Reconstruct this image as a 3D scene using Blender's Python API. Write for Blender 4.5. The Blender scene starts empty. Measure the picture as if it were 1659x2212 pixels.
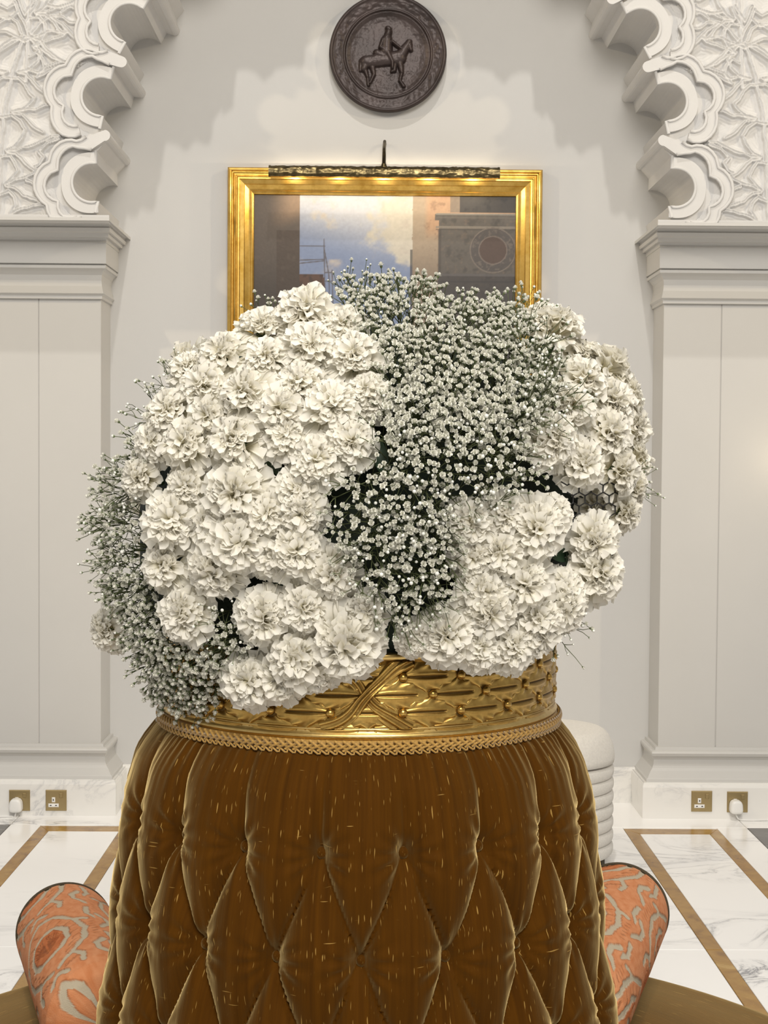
import bpy, math, random
import numpy as np
from mathutils import Vector, Matrix

random.seed(7)
rng = np.random.default_rng(11)
SC = bpy.context.scene
COL = SC.collection
PI = math.pi

# ------------------------------------------------------------------ camera
FPX, IW, IH = 3322.0, 1659.0, 2212.0
PITCH, YAW, ROLL, CAMH = math.radians(1.999), math.radians(0.4886), math.radians(0.405), 1.490
r0 = Vector((math.cos(YAW), -math.sin(YAW), 0))
yv = Vector((math.sin(YAW), math.cos(YAW), 0))
zv = Vector((0, 0, 1))
fwd = math.cos(PITCH) * yv - math.sin(PITCH) * zv
up0 = math.sin(PITCH) * yv + math.cos(PITCH) * zv
right = math.cos(ROLL) * r0 + math.sin(ROLL) * up0
up = math.cos(ROLL) * up0 - math.sin(ROLL) * r0
cd = bpy.data.cameras.new('camera')
cam = bpy.data.objects.new('camera', cd)
COL.objects.link(cam)
cd.sensor_fit = 'HORIZONTAL'
cd.sensor_width = 36.0
cd.lens = 36.0 * FPX / IW
cd.clip_start = 0.05
M = Matrix((right, up, -fwd)).transposed().to_4x4()
M.translation = (0, 0, CAMH)
cam.matrix_world = M
SC.camera = cam


def ray(px, py):
    return fwd + right * ((px - IW / 2) / FPX) - up * ((py - IH / 2) / FPX)


def at(px, py, Y):
    """where a sight line meets the upright plane y = Y"""
    d = ray(px, py)
    k = Y / d.y
    return Vector((d.x * k, Y, CAMH + d.z * k))


# ------------------------------------------------------------------ world, light, exposure
SC.view_settings.view_transform = 'Standard'
SC.view_settings.look = 'None'
SC.view_settings.exposure = 0.15
SC.view_settings.gamma = 1.0
SC.view_settings.use_curve_mapping = False
wd = bpy.data.worlds.new('room_light')
SC.world = wd
wd.use_nodes = True
bg = wd.node_tree.nodes['Background']
bg.inputs[0].default_value = (1.0, 0.96, 0.91, 1)
bg.inputs[1].default_value = 0.36


def light(kind, name, loc, target, power, color=(1, 0.93, 0.82), **kw):
    l = bpy.data.lights.new(name, kind)
    l.energy = power
    l.color = color
    for k, v in kw.items():
        setattr(l, k, v)
    o = bpy.data.objects.new(name, l)
    COL.objects.link(o)
    o.location = loc
    if target is not None:
        o.rotation_euler = (Vector(target) - Vector(loc)).to_track_quat('-Z', 'Y').to_euler()
    return o


# high ceiling spot that throws the arch shadows, softer side spots, a wall lamp beyond the right edge
light('SPOT', 'high_ceiling_spot', (0.05, 1.75, 9.5), (0.05, 5.2, 1.6), 840, (1, 0.955, 0.89), spot_size=math.radians(62), spot_blend=0.6, shadow_soft_size=0.10)
light('SPOT', 'side_ceiling_spot', (-4.2, 3.1, 4.6), (0.4, 6.6, 2.0), 210, (1, 0.83, 0.57), spot_size=math.radians(48), spot_blend=0.6, shadow_soft_size=0.07)
light('SPOT', 'side_ceiling_spot', (4.3, 3.1, 4.6), (-0.3, 6.6, 2.0), 210, (1, 0.83, 0.57), spot_size=math.radians(48), spot_blend=0.6, shadow_soft_size=0.07)
light('AREA', 'bouquet_fill_light', (0.5, -2.2, 5.2), (0.0, 2.4, 1.3), 360, (1, 0.95, 0.88), shape='DISK', size=3.0)  # added soft fill behind the camera, lifts the flowers against the wall
light('POINT', 'wall_lamp', (1.74, 6.22, 1.50), None, 0.45, (1, 0.80, 0.52), shadow_soft_size=0.05)

# ------------------------------------------------------------------ helpers


def chain_off(p):
    v = Vector((0, 0, 0))
    while p is not None:
        v += p.location
        p = p.parent
    return v


def mesh(name, verts, faces, mat=None, smooth=True, attr=None, uv=None):
    me = bpy.data.meshes.new(name)
    me.from_pydata([tuple(map(float, v)) for v in verts], [], [tuple(map(int, f)) for f in faces])
    if smooth:
        me.polygons.foreach_set('use_smooth', [True] * len(me.polygons))
    if mat is not None:
        me.materials.append(mat)
    if attr is not None:
        an, av = attr
        a = me.color_attributes.new(an, 'FLOAT_COLOR', 'POINT')
        c = np.ones((len(verts), 4), dtype=np.float32)
        c[:, :np.asarray(av).shape[1]] = av
        a.data.foreach_set('color', c.ravel())
    if uv is not None:
        ul = me.uv_layers.new(name='UVMap')
        idx = np.empty(len(me.loops), dtype=np.int32)
        me.loops.foreach_get('vertex_index', idx)
        ul.data.foreach_set('uv', np.asarray(uv, dtype=np.float32)[idx].ravel())
    me.update()
    return me


def put(name, me, parent=None):
    o = bpy.data.objects.new(name, me)
    COL.objects.link(o)
    o.parent = parent
    return o


def mk(name, verts, faces, mat, parent=None, smooth=True, attr=None, uv=None):
    """mesh object from world coordinates"""
    off = chain_off(parent)
    v = np.asarray(verts, dtype=float) - np.array(off)
    return put(name, mesh(name, v, faces, mat, smooth, attr, uv), parent)


def tag(o, label=None, cat=None, group=None, kind=None):
    if label:
        o['label'] = label
    if cat:
        o['category'] = cat
    if group:
        o['group'] = group
    if kind:
        o['kind'] = kind
    return o


def thing(name, label, cat, loc=(0, 0, 0), group=None, kind=None):
    o = bpy.data.objects.new(name, None)
    COL.objects.link(o)
    o.empty_display_size = 0.05
    o.location = loc
    return tag(o, label, cat, group, kind)


def grid_faces(n, m, wrap_m=False, wrap_n=False):
    f = []
    for i in range(n if wrap_n else n - 1):
        i2 = (i + 1) % n
        for j in range(m if wrap_m else m - 1):
            j2 = (j + 1) % m
            f.append((i * m + j, i * m + j2, i2 * m + j2, i2 * m + j))
    return f


def lathe(profile, cx, cy, seg=64, cap0=False, cap1=False, a0=0, a1=None):
    """profile [(r,z)...]"""
    full = a1 is None
    n = seg if full else seg + 1
    th = [a0 + (2 * PI if full else a1 - a0) * k / seg for k in range(n)]
    v = [(cx + r * math.cos(t), cy + r * math.sin(t), z) for r, z in profile for t in th]
    f = [(a, b, c, d) for a, b, c, d in grid_faces(len(profile), n, wrap_m=full)]
    if cap0:
        f.append(tuple(reversed(range(n))))
    if cap1:
        f.append(tuple((len(profile) - 1) * n + k for k in range(n)))
    return v, f


def box(x0, x1, y0, y1, z0, z1):
    v = [(x, y, z) for z in (z0, z1) for y in (y0, y1) for x in (x0, x1)]
    f = [(0, 2, 3, 1), (4, 5, 7, 6), (0, 1, 5, 4), (2, 6, 7, 3), (0, 4, 6, 2), (1, 3, 7, 5)]
    return v, f


def cbox(x0, x1, y0, y1, z0, z1, c):
    """box whose upright edges and front/back rims are chamfered by c (front = low y)"""
    v = []
    for (ix, iy, iz) in ((c, 0, c), (0, c, 0), (0, None, 0)):
        y = y0 + iy if iy is not None else y1
        v += [(x0 + ix, y, z0 + iz), (x1 - ix, y, z0 + iz), (x1 - ix, y, z1 - iz), (x0 + ix, y, z1 - iz)]
    f = [(0, 1, 2, 3)]
    for k in range(2):
        for j in range(4):
            a, b = k * 4 + j, k * 4 + (j + 1) % 4
            f.append((a, a + 4, b + 4, b))
    f.append((11, 10, 9, 8))
    return v, f


def join(*vf):
    V, F = [], []
    for v, f in vf:
        o = len(V)
        V += list(v)
        F += [tuple(i + o for i in q) for q in f]
    return V, F


def tube(pts, r, seg=6, closed=False, caps=True):
    pts = [Vector(p) for p in pts]
    n = len(pts)
    rs = r if isinstance(r, (list, tuple)) else [r] * n
    V = []
    ref = None
    for i, p in enumerate(pts):
        if closed:
            t = pts[(i + 1) % n] - pts[i - 1]
        else:
            t = pts[min(i + 1, n - 1)] - pts[max(i - 1, 0)]
        t.normalize()
        if ref is None:
            ref = t.orthogonal().normalized()
        ref = (ref - t * ref.dot(t))
        if ref.length < 1e-6:
            ref = t.orthogonal()
        ref.normalize()
        b = t.cross(ref)
        for k in range(seg):
            a = 2 * PI * k / seg
            V.append(p + (ref * math.cos(a) + b * math.sin(a)) * rs[i])
    F = grid_faces(n, seg, wrap_m=True, wrap_n=closed)
    if caps and not closed:
        F.append(tuple(range(seg)))
        F.append(tuple(reversed([(n - 1) * seg + k for k in range(seg)])))
    return V, F


def prism(poly, y0, y1):
    """polygon [(x,z)] extruded from y0 (front) to y1"""
    n = len(poly)
    V = [(x, y0, z) for x, z in poly] + [(x, y1, z) for x, z in poly]
    F = [tuple(range(n)), tuple(reversed(range(n, 2 * n)))]
    F += [(i, i + n, (i + 1) % n + n, (i + 1) % n) for i in range(n)]
    return V, F


def seg_dist(P, polylines):
    """distance of points P (n,2) to a set of polylines"""
    best = np.full(len(P), 1e9)
    for pl in polylines:
        pl = np.asarray(pl, float)
        for a, b in zip(pl[:-1], pl[1:]):
            d = b - a
            L = d @ d + 1e-12
            t = np.clip(((P - a) @ d) / L, 0, 1)
            q = P - a - t[:, None] * d
            best = np.minimum(best, np.hypot(q[:, 0], q[:, 1]))
    return best


def vnoise(x, y, seed=0):
    """smooth 2D value noise in -1..1"""
    x = np.asarray(x, float)
    y = np.asarray(y, float)
    xi = np.floor(x).astype(np.int64)
    yi = np.floor(y).astype(np.int64)
    fx = x - xi
    fy = y - yi
    fx = fx * fx * (3 - 2 * fx)
    fy = fy * fy * (3 - 2 * fy)

    def h(a, b):
        n = (a * 374761393 + b * 668265263 + seed * 1442695041) & 0x7fffffff
        n = ((n ^ (n >> 13)) * 1274126177) & 0x7fffffff
        return ((n ^ (n >> 16)) & 0xffff) / 32767.5 - 1
    return (h(xi, yi) * (1 - fx) + h(xi + 1, yi) * fx) * (1 - fy) + (h(xi, yi + 1) * (1 - fx) + h(xi + 1, yi + 1) * fx) * fy


def fbm(x, y, seed=0, oct=4):
    s, a = 0, 1.0
    for k in range(oct):
        s = s + a * vnoise(np.asarray(x) * 2 ** k, np.asarray(y) * 2 ** k, seed + k)
        a *= 0.5
    return s / 1.9


def lin(c):
    c = np.asarray(c, float) / 255.0
    return np.where(c <= 0.04045, c / 12.92, ((c + 0.055) / 1.055) ** 2.4)


# ------------------------------------------------------------------ materials


def new_mat(name):
    m = bpy.data.materials.new(name)
    m.use_nodes = True
    nt = m.node_tree
    return m, nt, nt.nodes['Principled BSDF']


def N(nt, typ, **kw):
    n = nt.nodes.new(typ)
    for k, v in kw.items():
        setattr(n, k, v)
    return n


def ramp(nt, fac, stops):
    r = N(nt, 'ShaderNodeValToRGB')
    cr = r.color_ramp
    while len(cr.elements) < len(stops):
        cr.elements.new(0.5)
    for e, (p, c) in zip(cr.elements, stops):
        e.position = p
        e.color = (*c, 1) if len(c) == 3 else c
    nt.links.new(fac, r.inputs[0])
    return r.outputs[0]


def noise(nt, vec, scale, detail=3, rough=0.5, distort=0.0):
    n = N(nt, 'ShaderNodeTexNoise')
    n.inputs['Scale'].default_value = scale
    n.inputs['Detail'].default_value = detail
    n.inputs['Roughness'].default_value = rough
    n.inputs['Distortion'].default_value = distort
    if vec is not None:
        nt.links.new(vec, n.inputs['Vector'])
    return n.outputs['Fac']


def bump(nt, b, height, strength=0.2, dist=0.01):
    n = N(nt, 'ShaderNodeBump')
    n.inputs['Strength'].default_value = strength
    n.inputs['Distance'].default_value = dist
    nt.links.new(height, n.inputs['Height'])
    nt.links.new(n.outputs[0], b.inputs['Normal'])


def obj_coord(nt, scale=(1, 1, 1), kind='Object'):
    tc = N(nt, 'ShaderNodeTexCoord')
    mp = N(nt, 'ShaderNodeMapping')
    mp.inputs['Scale'].default_value = scale
    nt.links.new(tc.outputs[kind], mp.inputs[0])
    return mp.outputs[0]


def plain(name, color, rough=0.5, metal=0.0, nscale=0, namt=0.0, bscale=0, bstr=0.0, **inp):
    m, nt, b = new_mat(name)
    b.inputs['Base Color'].default_value = (*color, 1)
    b.inputs['Roughness'].default_value = rough
    b.inputs['Metallic'].default_value = metal
    vec = obj_coord(nt)
    if nscale:
        f = noise(nt, vec, nscale, 4)
        c0 = tuple(max(0, c * (1 - namt)) for c in color)
        c1 = tuple(min(1, c * (1 + namt)) for c in color)
        nt.links.new(ramp(nt, f, [(0.3, c0), (0.7, c1)]), b.inputs['Base Color'])
    if bscale:
        bump(nt, b, noise(nt, vec, bscale, 4), bstr)
    for k, v in inp.items():
        b.inputs[k.replace('_', ' ')].default_value = v
    return m


MAT = {}
MAT['wall'] = plain('wall_paint', (0.555, 0.548, 0.532), 0.75, nscale=3, namt=0.012, bscale=160, bstr=0.03)
MAT['paint'] = plain('cream_gloss_paint', (0.545, 0.533, 0.508), 0.42, nscale=4, namt=0.012, bscale=120, bstr=0.02)
MAT['plaster'] = plain('white_carved_plaster', (0.61, 0.60, 0.585), 0.7, nscale=9, namt=0.02, bscale=180, bstr=0.05)
MAT['ceil'] = plain('ceiling_paint', (0.72, 0.69, 0.62), 0.8, nscale=2, namt=0.01)


def marble(name, base, vein, vein_amt=0.5, scale=2.2, seed=0.0, rough=0.16):
    m, nt, b = new_mat(name)
    b.inputs['Roughness'].default_value = rough
    tc = N(nt, 'ShaderNodeTexCoord')
    mp = N(nt, 'ShaderNodeMapping')
    mp.inputs['Location'].default_value = (seed, seed * 1.7, 0)
    mp.inputs['Rotation'].default_value = (0, 0, 0.5 + seed)
    mp.inputs['Scale'].default_value = (1, 1.9, 1)
    nt.links.new(tc.outputs['Object'], mp.inputs[0])
    w = noise(nt, mp.outputs[0], scale, 7, 0.62, 1.6)
    s = N(nt, 'ShaderNodeMath', operation='SUBTRACT')
    nt.links.new(w, s.inputs[0])
    s.inputs[1].default_value = 0.5
    a = N(nt, 'ShaderNodeMath', operation='ABSOLUTE')
    nt.links.new(s.outputs[0], a.inputs[0])
    v = ramp(nt, a.outputs[0], [(0.0, (1, 1, 1)), (0.018, (0.35, 0.35, 0.35)), (0.06, (0, 0, 0))])
    gate = ramp(nt, noise(nt, mp.outputs[0], scale * 0.55, 2), [(0.5, (0, 0, 0)), (0.68, (1, 1, 1))])
    cloud = ramp(nt, noise(nt, mp.outputs[0], scale * 1.2, 5, 0.6, 0.8), [(0.5, (0, 0, 0)), (0.85, (0.55, 0.55, 0.55))])
    mu = N(nt, 'ShaderNodeMath', operation='MULTIPLY')
    nt.links.new(v, mu.inputs[0])
    nt.links.new(gate, mu.inputs[1])
    ad = N(nt, 'ShaderNodeMath', operation='MULTIPLY_ADD')
    nt.links.new(cloud, ad.inputs[0])
    nt.links.new(gate, ad.inputs[1])
    nt.links.new(mu.outputs[0], ad.inputs[2])
    mx = N(nt, 'ShaderNodeMix', data_type='RGBA')
    m2 = N(nt, 'ShaderNodeMath', operation='MULTIPLY')
    m2.use_clamp = True
    nt.links.new(ad.outputs[0], m2.inputs[0])
    m2.inputs[1].default_value = vein_amt
    nt.links.new(m2.outputs[0], mx.inputs['Factor'])
    mx.inputs['A'].default_value = (*base, 1)
    mx.inputs['B'].default_value = (*vein, 1)
    nt.links.new(mx.outputs['Result'], b.inputs['Base Color'])
    return m


MAT['marble'] = [marble('white_marble_%d' % i, (0.93, 0.92, 0.905), (0.30, 0.30, 0.32), a, 1.6 + 0.5 * i, i * 1.37 + 0.4)
                 for i, a in enumerate((0.6, 1.0, 1.3))]
MAT['marble_plinth'] = marble('plinth_marble', (0.78, 0.765, 0.73), (0.38, 0.38, 0.40), 0.7, 3.2, 2.2, 0.2)
MAT['marble_dark'] = marble('dark_marble', (0.05, 0.045, 0.045), (0.5, 0.48, 0.46), 0.8, 9, 1.1, 0.15)
MAT['grout'] = plain('floor_bed', (0.42, 0.40, 0.37), 0.7, nscale=6, namt=0.1)


def siena():
    m, nt, b = new_mat('siena_marble')
    vec = obj_coord(nt)
    f = noise(nt, vec, 7, 6, 0.65, 1.2)
    nt.links.new(ramp(nt, f, [(0.28, (0.17, 0.075, 0.008)), (0.45, (0.31, 0.155, 0.018)), (0.6, (0.37, 0.20, 0.03)), (0.78, (0.58, 0.40, 0.14))]), b.inputs['Base Color'])
    b.inputs['Roughness'].default_value = 0.2
    return m


MAT['siena'] = siena()


def gold(name, c0, c1, rough=0.3, bscale=60, bstr=0.06, nscale=14, stretch=(1, 1, 1)):
    m, nt, b = new_mat(name)
    vec = obj_coord(nt, stretch)
    f = noise(nt, vec, nscale, 5, 0.65)
    nt.links.new(ramp(nt, f, [(0.3, c0), (0.68, c1)]), b.inputs['Base Color'])
    b.inputs['Metallic'].default_value = 1.0
    rr = N(nt, 'ShaderNodeMapRange')
    nt.links.new(f, rr.inputs[0])
    rr.inputs[3].default_value = rough + 0.14
    rr.inputs[4].default_value = rough - 0.06
    nt.links.new(rr.outputs[0], b.inputs['Roughness'])
    bump(nt, b, noise(nt, vec, bscale, 3), bstr, 0.004)
    return m


MAT['gilt'] = gold('frame_gilding', (0.46, 0.27, 0.05), (0.76, 0.51, 0.15), 0.28, 45, 0.08)
MAT['brass'] = gold('aged_brass', (0.33, 0.19, 0.05), (0.66, 0.45, 0.15), 0.36, 70, 0.12, 30)
MAT['brass_bright'] = gold('polished_brass', (0.50, 0.33, 0.10), (0.74, 0.54, 0.22), 0.30, 90, 0.06, 20)
MAT['brass_dark'] = gold('tarnished_brass', (0.06, 0.032, 0.012), (0.16, 0.09, 0.03), 0.5, 70, 0.12, 25)
MAT['lamp_brass'] = gold('dark_lamp_brass', (0.055, 0.042, 0.022), (0.19, 0.145, 0.07), 0.28, 26, 0.5, 20)
MAT['socket'] = gold('brushed_socket_plate', (0.36, 0.27, 0.13), (0.46, 0.36, 0.19), 0.42, 200, 0.03, 3)


def patina_shade_gold():
    """brass with brown tarnish and painted-in shade in its hollows (vertex attribute Col = how bright the colour is)"""
    m, nt, b = new_mat('relief_brass')
    vec = obj_coord(nt)
    f = noise(nt, vec, 34, 5, 0.65)
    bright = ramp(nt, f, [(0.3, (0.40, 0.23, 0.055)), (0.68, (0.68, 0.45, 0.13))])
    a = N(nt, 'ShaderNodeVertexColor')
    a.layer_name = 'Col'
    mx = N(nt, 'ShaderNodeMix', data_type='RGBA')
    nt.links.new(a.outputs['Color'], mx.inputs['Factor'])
    mx.inputs['A'].default_value = (0.055, 0.028, 0.010, 1)  # hollow tone: tarnish plus crevice shade put into the colour
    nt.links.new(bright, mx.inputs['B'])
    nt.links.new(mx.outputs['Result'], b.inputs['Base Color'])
    b.inputs['Metallic'].default_value = 0.95
    rr = N(nt, 'ShaderNodeMapRange')
    nt.links.new(a.outputs['Color'], rr.inputs[0])
    rr.inputs[3].default_value = 0.6
    rr.inputs[4].default_value = 0.27
    nt.links.new(rr.outputs[0], b.inputs['Roughness'])
    bump(nt, b, noise(nt, vec, 120, 3), 0.10, 0.003)
    return m


MAT['relief'] = patina_shade_gold()
MAT['bronze'] = plain('dark_bronze', (0.046, 0.033, 0.031), 0.42, 0.35, nscale=8, namt=0.35, bscale=40, bstr=0.15)
MAT['white_plastic'] = plain('white_plastic', (0.78, 0.77, 0.74), 0.4, nscale=5, namt=0.02)
MAT['black_hole'] = plain('black_plastic', (0.02, 0.02, 0.02), 0.5, nscale=5, namt=0.1)


def velvet():
    m, nt, b = new_mat('gold_brown_velvet')
    tc = N(nt, 'ShaderNodeTexCoord')

    def mapped(s):
        mp = N(nt, 'ShaderNodeMapping')
        mp.inputs['Scale'].default_value = s
        nt.links.new(tc.outputs['UV'], mp.inputs[0])
        return mp.outputs[0]
    base = ramp(nt, noise(nt, mapped((90, 3, 1)), 1.0, 4, 0.6), [(0.25, (0.043, 0.0145, 0.0005)), (0.75, (0.082, 0.029, 0.0011))])
    # slubs: short upright dashes and a few lying ones
    d1 = ramp(nt, noise(nt, mapped((400, 44, 1)), 1.0, 1, 0.3), [(0.70, (0, 0, 0)), (0.75, (1, 1, 1))])
    d2 = ramp(nt, noise(nt, mapped((22, 300, 7)), 1.0, 1, 0.3), [(0.775, (0, 0, 0)), (0.80, (1, 1, 1))])
    mxx = N(nt, 'ShaderNodeMath', operation='MAXIMUM')
    nt.links.new(d1, mxx.inputs[0])
    nt.links.new(d2, mxx.inputs[1])
    mx = N(nt, 'ShaderNodeMix', data_type='RGBA')
    sc = N(nt, 'ShaderNodeMath', operation='MULTIPLY')
    nt.links.new(mxx.outputs[0], sc.inputs[0])
    sc.inputs[1].default_value = 0.8
    nt.links.new(sc.outputs[0], mx.inputs['Factor'])
    nt.links.new(base, mx.inputs['A'])
    mx.inputs['B'].default_value = (0.36, 0.22, 0.06, 1)
    nt.links.new(mx.outputs['Result'], b.inputs['Base Color'])
    b.inputs['Roughness'].default_value = 0.75
    b.inputs['Specular IOR Level'].default_value = 0.04
    b.inputs['Sheen Weight'].default_value = 1.0
    b.inputs['Sheen Roughness'].default_value = 0.38
    b.inputs['Sheen Tint'].default_value = (0.92, 0.70, 0.32, 1)
    bump(nt, b, noise(nt, mapped((420, 25, 1)), 1.0, 3), 0.10, 0.003)
    return m


MAT['velvet'] = velvet()
MAT['braid'] = plain('gold_braid', (0.36, 0.20, 0.035), 0.65, nscale=300, namt=0.3, Sheen_Weight=0.3)
MAT['piping'] = plain('dark_piping', (0.05, 0.035, 0.015), 0.8, nscale=200, namt=0.3)
MAT['boucle'] = plain('cream_boucle', (0.66, 0.63, 0.575), 0.95, nscale=120, namt=0.06, bscale=420, bstr=0.35, Sheen_Weight=0.2)


def attr_mat(name, attr, rough=0.6, bscale=0, bstr=0.0, transl=0.0, **inp):
    m, nt, b = new_mat(name)
    a = N(nt, 'ShaderNodeVertexColor')
    a.layer_name = attr
    nt.links.new(a.outputs['Color'], b.inputs['Base Color'])
    b.inputs['Roughness'].default_value = rough
    for k, v in inp.items():
        b.inputs[k.replace('_', ' ')].default_value = v
    if bscale:
        bump(nt, b, noise(nt, obj_coord(nt), bscale, 4), bstr, 0.003)
    if transl:
        t = N(nt, 'ShaderNodeBsdfTranslucent')
        nt.links.new(a.outputs['Color'], t.inputs['Color'])
        ms = N(nt, 'ShaderNodeMixShader')
        ms.inputs[0].default_value = transl
        nt.links.new(b.outputs[0], ms.inputs[1])
        nt.links.new(t.outputs[0], ms.inputs[2])
        nt.links.new(ms.outputs[0], nt.nodes['Material Output'].inputs['Surface'])
    return m


MAT['damask'] = attr_mat('orange_damask', 'Col', 0.85, 500, 0.3, Specular_IOR_Level=0.2)
MAT['oil'] = attr_mat('oil_paint', 'Col', 0.55, 90, 0.12)
MAT['petal'] = attr_mat('carnation_petal', 'Col', 0.65, 0, 0, 0.42, Specular_IOR_Level=0.25)
MAT['floret'] = attr_mat('floret_white', 'Col', 0.6, 0, 0, 0.2)
MAT['stem'] = plain('spray_stem', (0.085, 0.10, 0.04), 0.6, nscale=60, namt=0.4)
MAT['leaf'] = plain('dark_leaf', (0.022, 0.045, 0.022), 0.45, nscale=30, namt=0.4)
MAT['calyx'] = plain('calyx_green', (0.10, 0.17, 0.07), 0.55, nscale=50, namt=0.2)
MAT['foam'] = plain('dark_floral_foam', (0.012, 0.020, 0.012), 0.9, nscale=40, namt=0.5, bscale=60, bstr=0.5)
MAT['wire'] = plain('black_wire', (0.012, 0.012, 0.012), 0.45, nscale=30, namt=0.3)

# ------------------------------------------------------------------ the room
D = 6.65            # back wall of the niche
XC = 0.044          # middle of the niche
YP, HP = 6.42, 1.17  # pilaster front and half opening
YA = 6.125          # front of the arch carving
XOUT = 2.6
CEIL = 10.8
ZARCH = 5.3         # top of the arch wall

v, f = box(-4.5, 4.5, D, D + 0.12, 0, CEIL)
o = mk('wall_back', v, f, MAT['wall'], smooth=False)
tag(o, 'off white niche wall behind the gilt framed painting', kind='structure')
v, f = box(-4.5, 4.5, -3.0, D + 0.12, CEIL, CEIL + 0.1)
o = mk('ceiling', v, f, MAT['ceil'], smooth=False)
tag(o, 'pale ceiling above the niche', kind='structure')

# floor bed and slabs
v, f = box(-4.5, 4.5, -3.0, D + 0.12, -0.06, -0.006)
floor = mk('floor', v, f, MAT['grout'], smooth=False)
tag(floor, 'white marble floor with golden inlaid bands', kind='structure')


def slab(name, x0, x1, y0, y1, mat, g=0.0012, poly=None):
    p = poly or [(x0, y0), (x1, y0), (x1, y1), (x0, y1)]
    cx = sum(q[0] for q in p) / len(p)
    cy = sum(q[1] for q in p) / len(p)
    n = len(p)
    V, F = [], []
    for k, (sh, z) in enumerate(((g + 0.0016, 0.0), (g, -0.0016), (g, -0.02))):
        for x, y in p:
            V.append((x - math.copysign(sh, x - cx), y - math.copysign(sh, y - cy), z))
    F.append(tuple(range(n)))
    for k in range(2):
        for j in range(n):
            a, b = k * n + j, k * n + (j + 1) % n
            F.append((a, a + n, b + n, b))
    o = mk(name, V, F, mat, floor, smooth=False)
    return o


YS, YI = 6.164, 6.075
ROWS = [6.185, 4.63, 3.08, 1.53, -0.02, -1.57, -3.0]
SX = (0.987, 1.038, 1.318, 1.368, 1.492)
mi = 0
bx = [-4.5, XC - SX[4], XC + SX[4], 4.5]
# border row along the wall
for k in range(3):
    slab('floor_slab', bx[k], bx[k + 1], ROWS[0], D + 0.1, MAT['marble'][1])
for r in range(len(ROWS) - 1):
    ya, yb = ROWS[r + 1], ROWS[r]
    first = r == 0
    ytop = YS if first else yb
    slab('floor_slab', XC - SX[0], XC + SX[0], ya, yb, MAT['marble'][0])
    for s in (-1, 1):
        X = [XC + s * q for q in SX]
        yi = YI if first else yb

        def sl(nm, a, b, y0, y1, mt):
            slab(nm, min(a, b), max(a, b), y0, y1, mt, g=0.0006)
        sl('inlay_panel', X[1], X[2], ya, yi, MAT['marble'][0] if first else MAT['marble'][2])
        if first:
            slab('inlay_band', 0, 0, 0, 0, MAT['siena'], 0.0004, [(X[0], ya), (X[1], ya), (X[1], YI), (X[0], YS)])
            slab('inlay_band', 0, 0, 0, 0, MAT['siena'], 0.0004, [(X[2], ya), (X[3], ya), (X[3], YS), (X[2], YI)])
            slab('inlay_band', 0, 0, 0, 0, MAT['siena'], 0.0004, [(X[1], YI), (X[2], YI), (X[3], YS), (X[0], YS)])
            sl('floor_strip', X[0], X[3], YS, yb, MAT['marble'][0])
        else:
            sl('inlay_band', X[0], X[1], ya, yb, MAT['siena'])
            sl('inlay_band', X[2], X[3], ya, yb, MAT['siena'])
        sl('floor_slab', X[3], X[4], ya, yb, MAT['marble'][2])
        sl('floor_slab', X[4], X[4] + s * 0.30, ya, yb, MAT['marble_dark'])
        sl('floor_slab', X[4] + s * 0.30, s * 4.5, ya, yb, MAT['marble'][1])

# skirting of the niche wall
zt = at(1345, 1658, D - 0.02).z
prof = [(D - 0.022, 0.0), (D - 0.022, zt - 0.012), (D - 0.016, zt - 0.003), (D - 0.008, zt), (D + 0.001, zt)]
V, F = [], []
for y, z in prof:
    V += [(XC - HP - 0.02, y, z), (XC + HP + 0.02, y, z)]
F = grid_faces(len(prof), 2)
o = mk('baseboard_back', V, F, MAT['marble_plinth'], smooth=False)
tag(o, 'low white marble skirting of the niche wall', kind='structure')


def zf(y, Y):
    """height on plane Y of a moulding line seen at picture row y (average of both sides)"""
    return 0.5 * (at(225, y, Y).z + at(1430, y + 10.5 if y < 1000 else y + 3.5, Y).z)


# pilasters: shaft panels, capital, base mouldings, plinth; profiles are (height, inner half, front)
CAP_LOW = [(zf(646, 6.41), 1.170, 6.421), (zf(645, 6.40), 1.162, 6.400), (zf(639, 6.40), 1.162, 6.400), (zf(637, 6.4), 1.158, 6.395),
           (zf(634, 6.39), 1.153, 6.380), (zf(628, 6.39), 1.157, 6.388), (zf(618, 6.4), 1.163, 6.402), (zf(606, 6.41), 1.1665, 6.408),
           (zf(594, 6.4), 1.163, 6.398), (zf(586, 6.38), 1.155, 6.380), (zf(580, 6.36), 1.146, 6.362), (zf(579, 6.35), 1.140, 6.350),
           (zf(573, 6.35), 1.138, 6.348), (zf(572, 6.35), 1.143, 6.356), (zf(569.5, 6.35), 1.143, 6.356), (zf(569, 6.34), 1.136, 6.340)]
CAP_FRIEZE = [(zf(569, 6.34), 1.136, 6.340), (zf(524, 6.34), 1.136, 6.340)]
CAP_TOP = [(zf(524, 6.34), 1.136, 6.340), (zf(523, 6.33), 1.133, 6.330), (zf(519, 6.33), 1.134, 6.336), (zf(513.5, 6.33), 1.132, 6.330),
           (zf(512, 6.30), 1.119, 6.296), (zf(503, 6.28), 1.117, 6.290), (zf(501, 6.27), 1.117, 6.288), (zf(500, 6.25), 1.106, 6.244),
           (zf(492, 6.24), 1.103, 6.238), (zf(490, 6.24), 1.106, 6.246), (zf(485, 6.24), 1.106, 6.240), (zf(479.5, 6.2), 1.102, 6.200),
           (zf(478, 6.13), 1.086, 6.128), (zf(476, 6.11), 1.084, 6.112), (zf(470, 6.11), 1.084, 6.112)]
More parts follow.
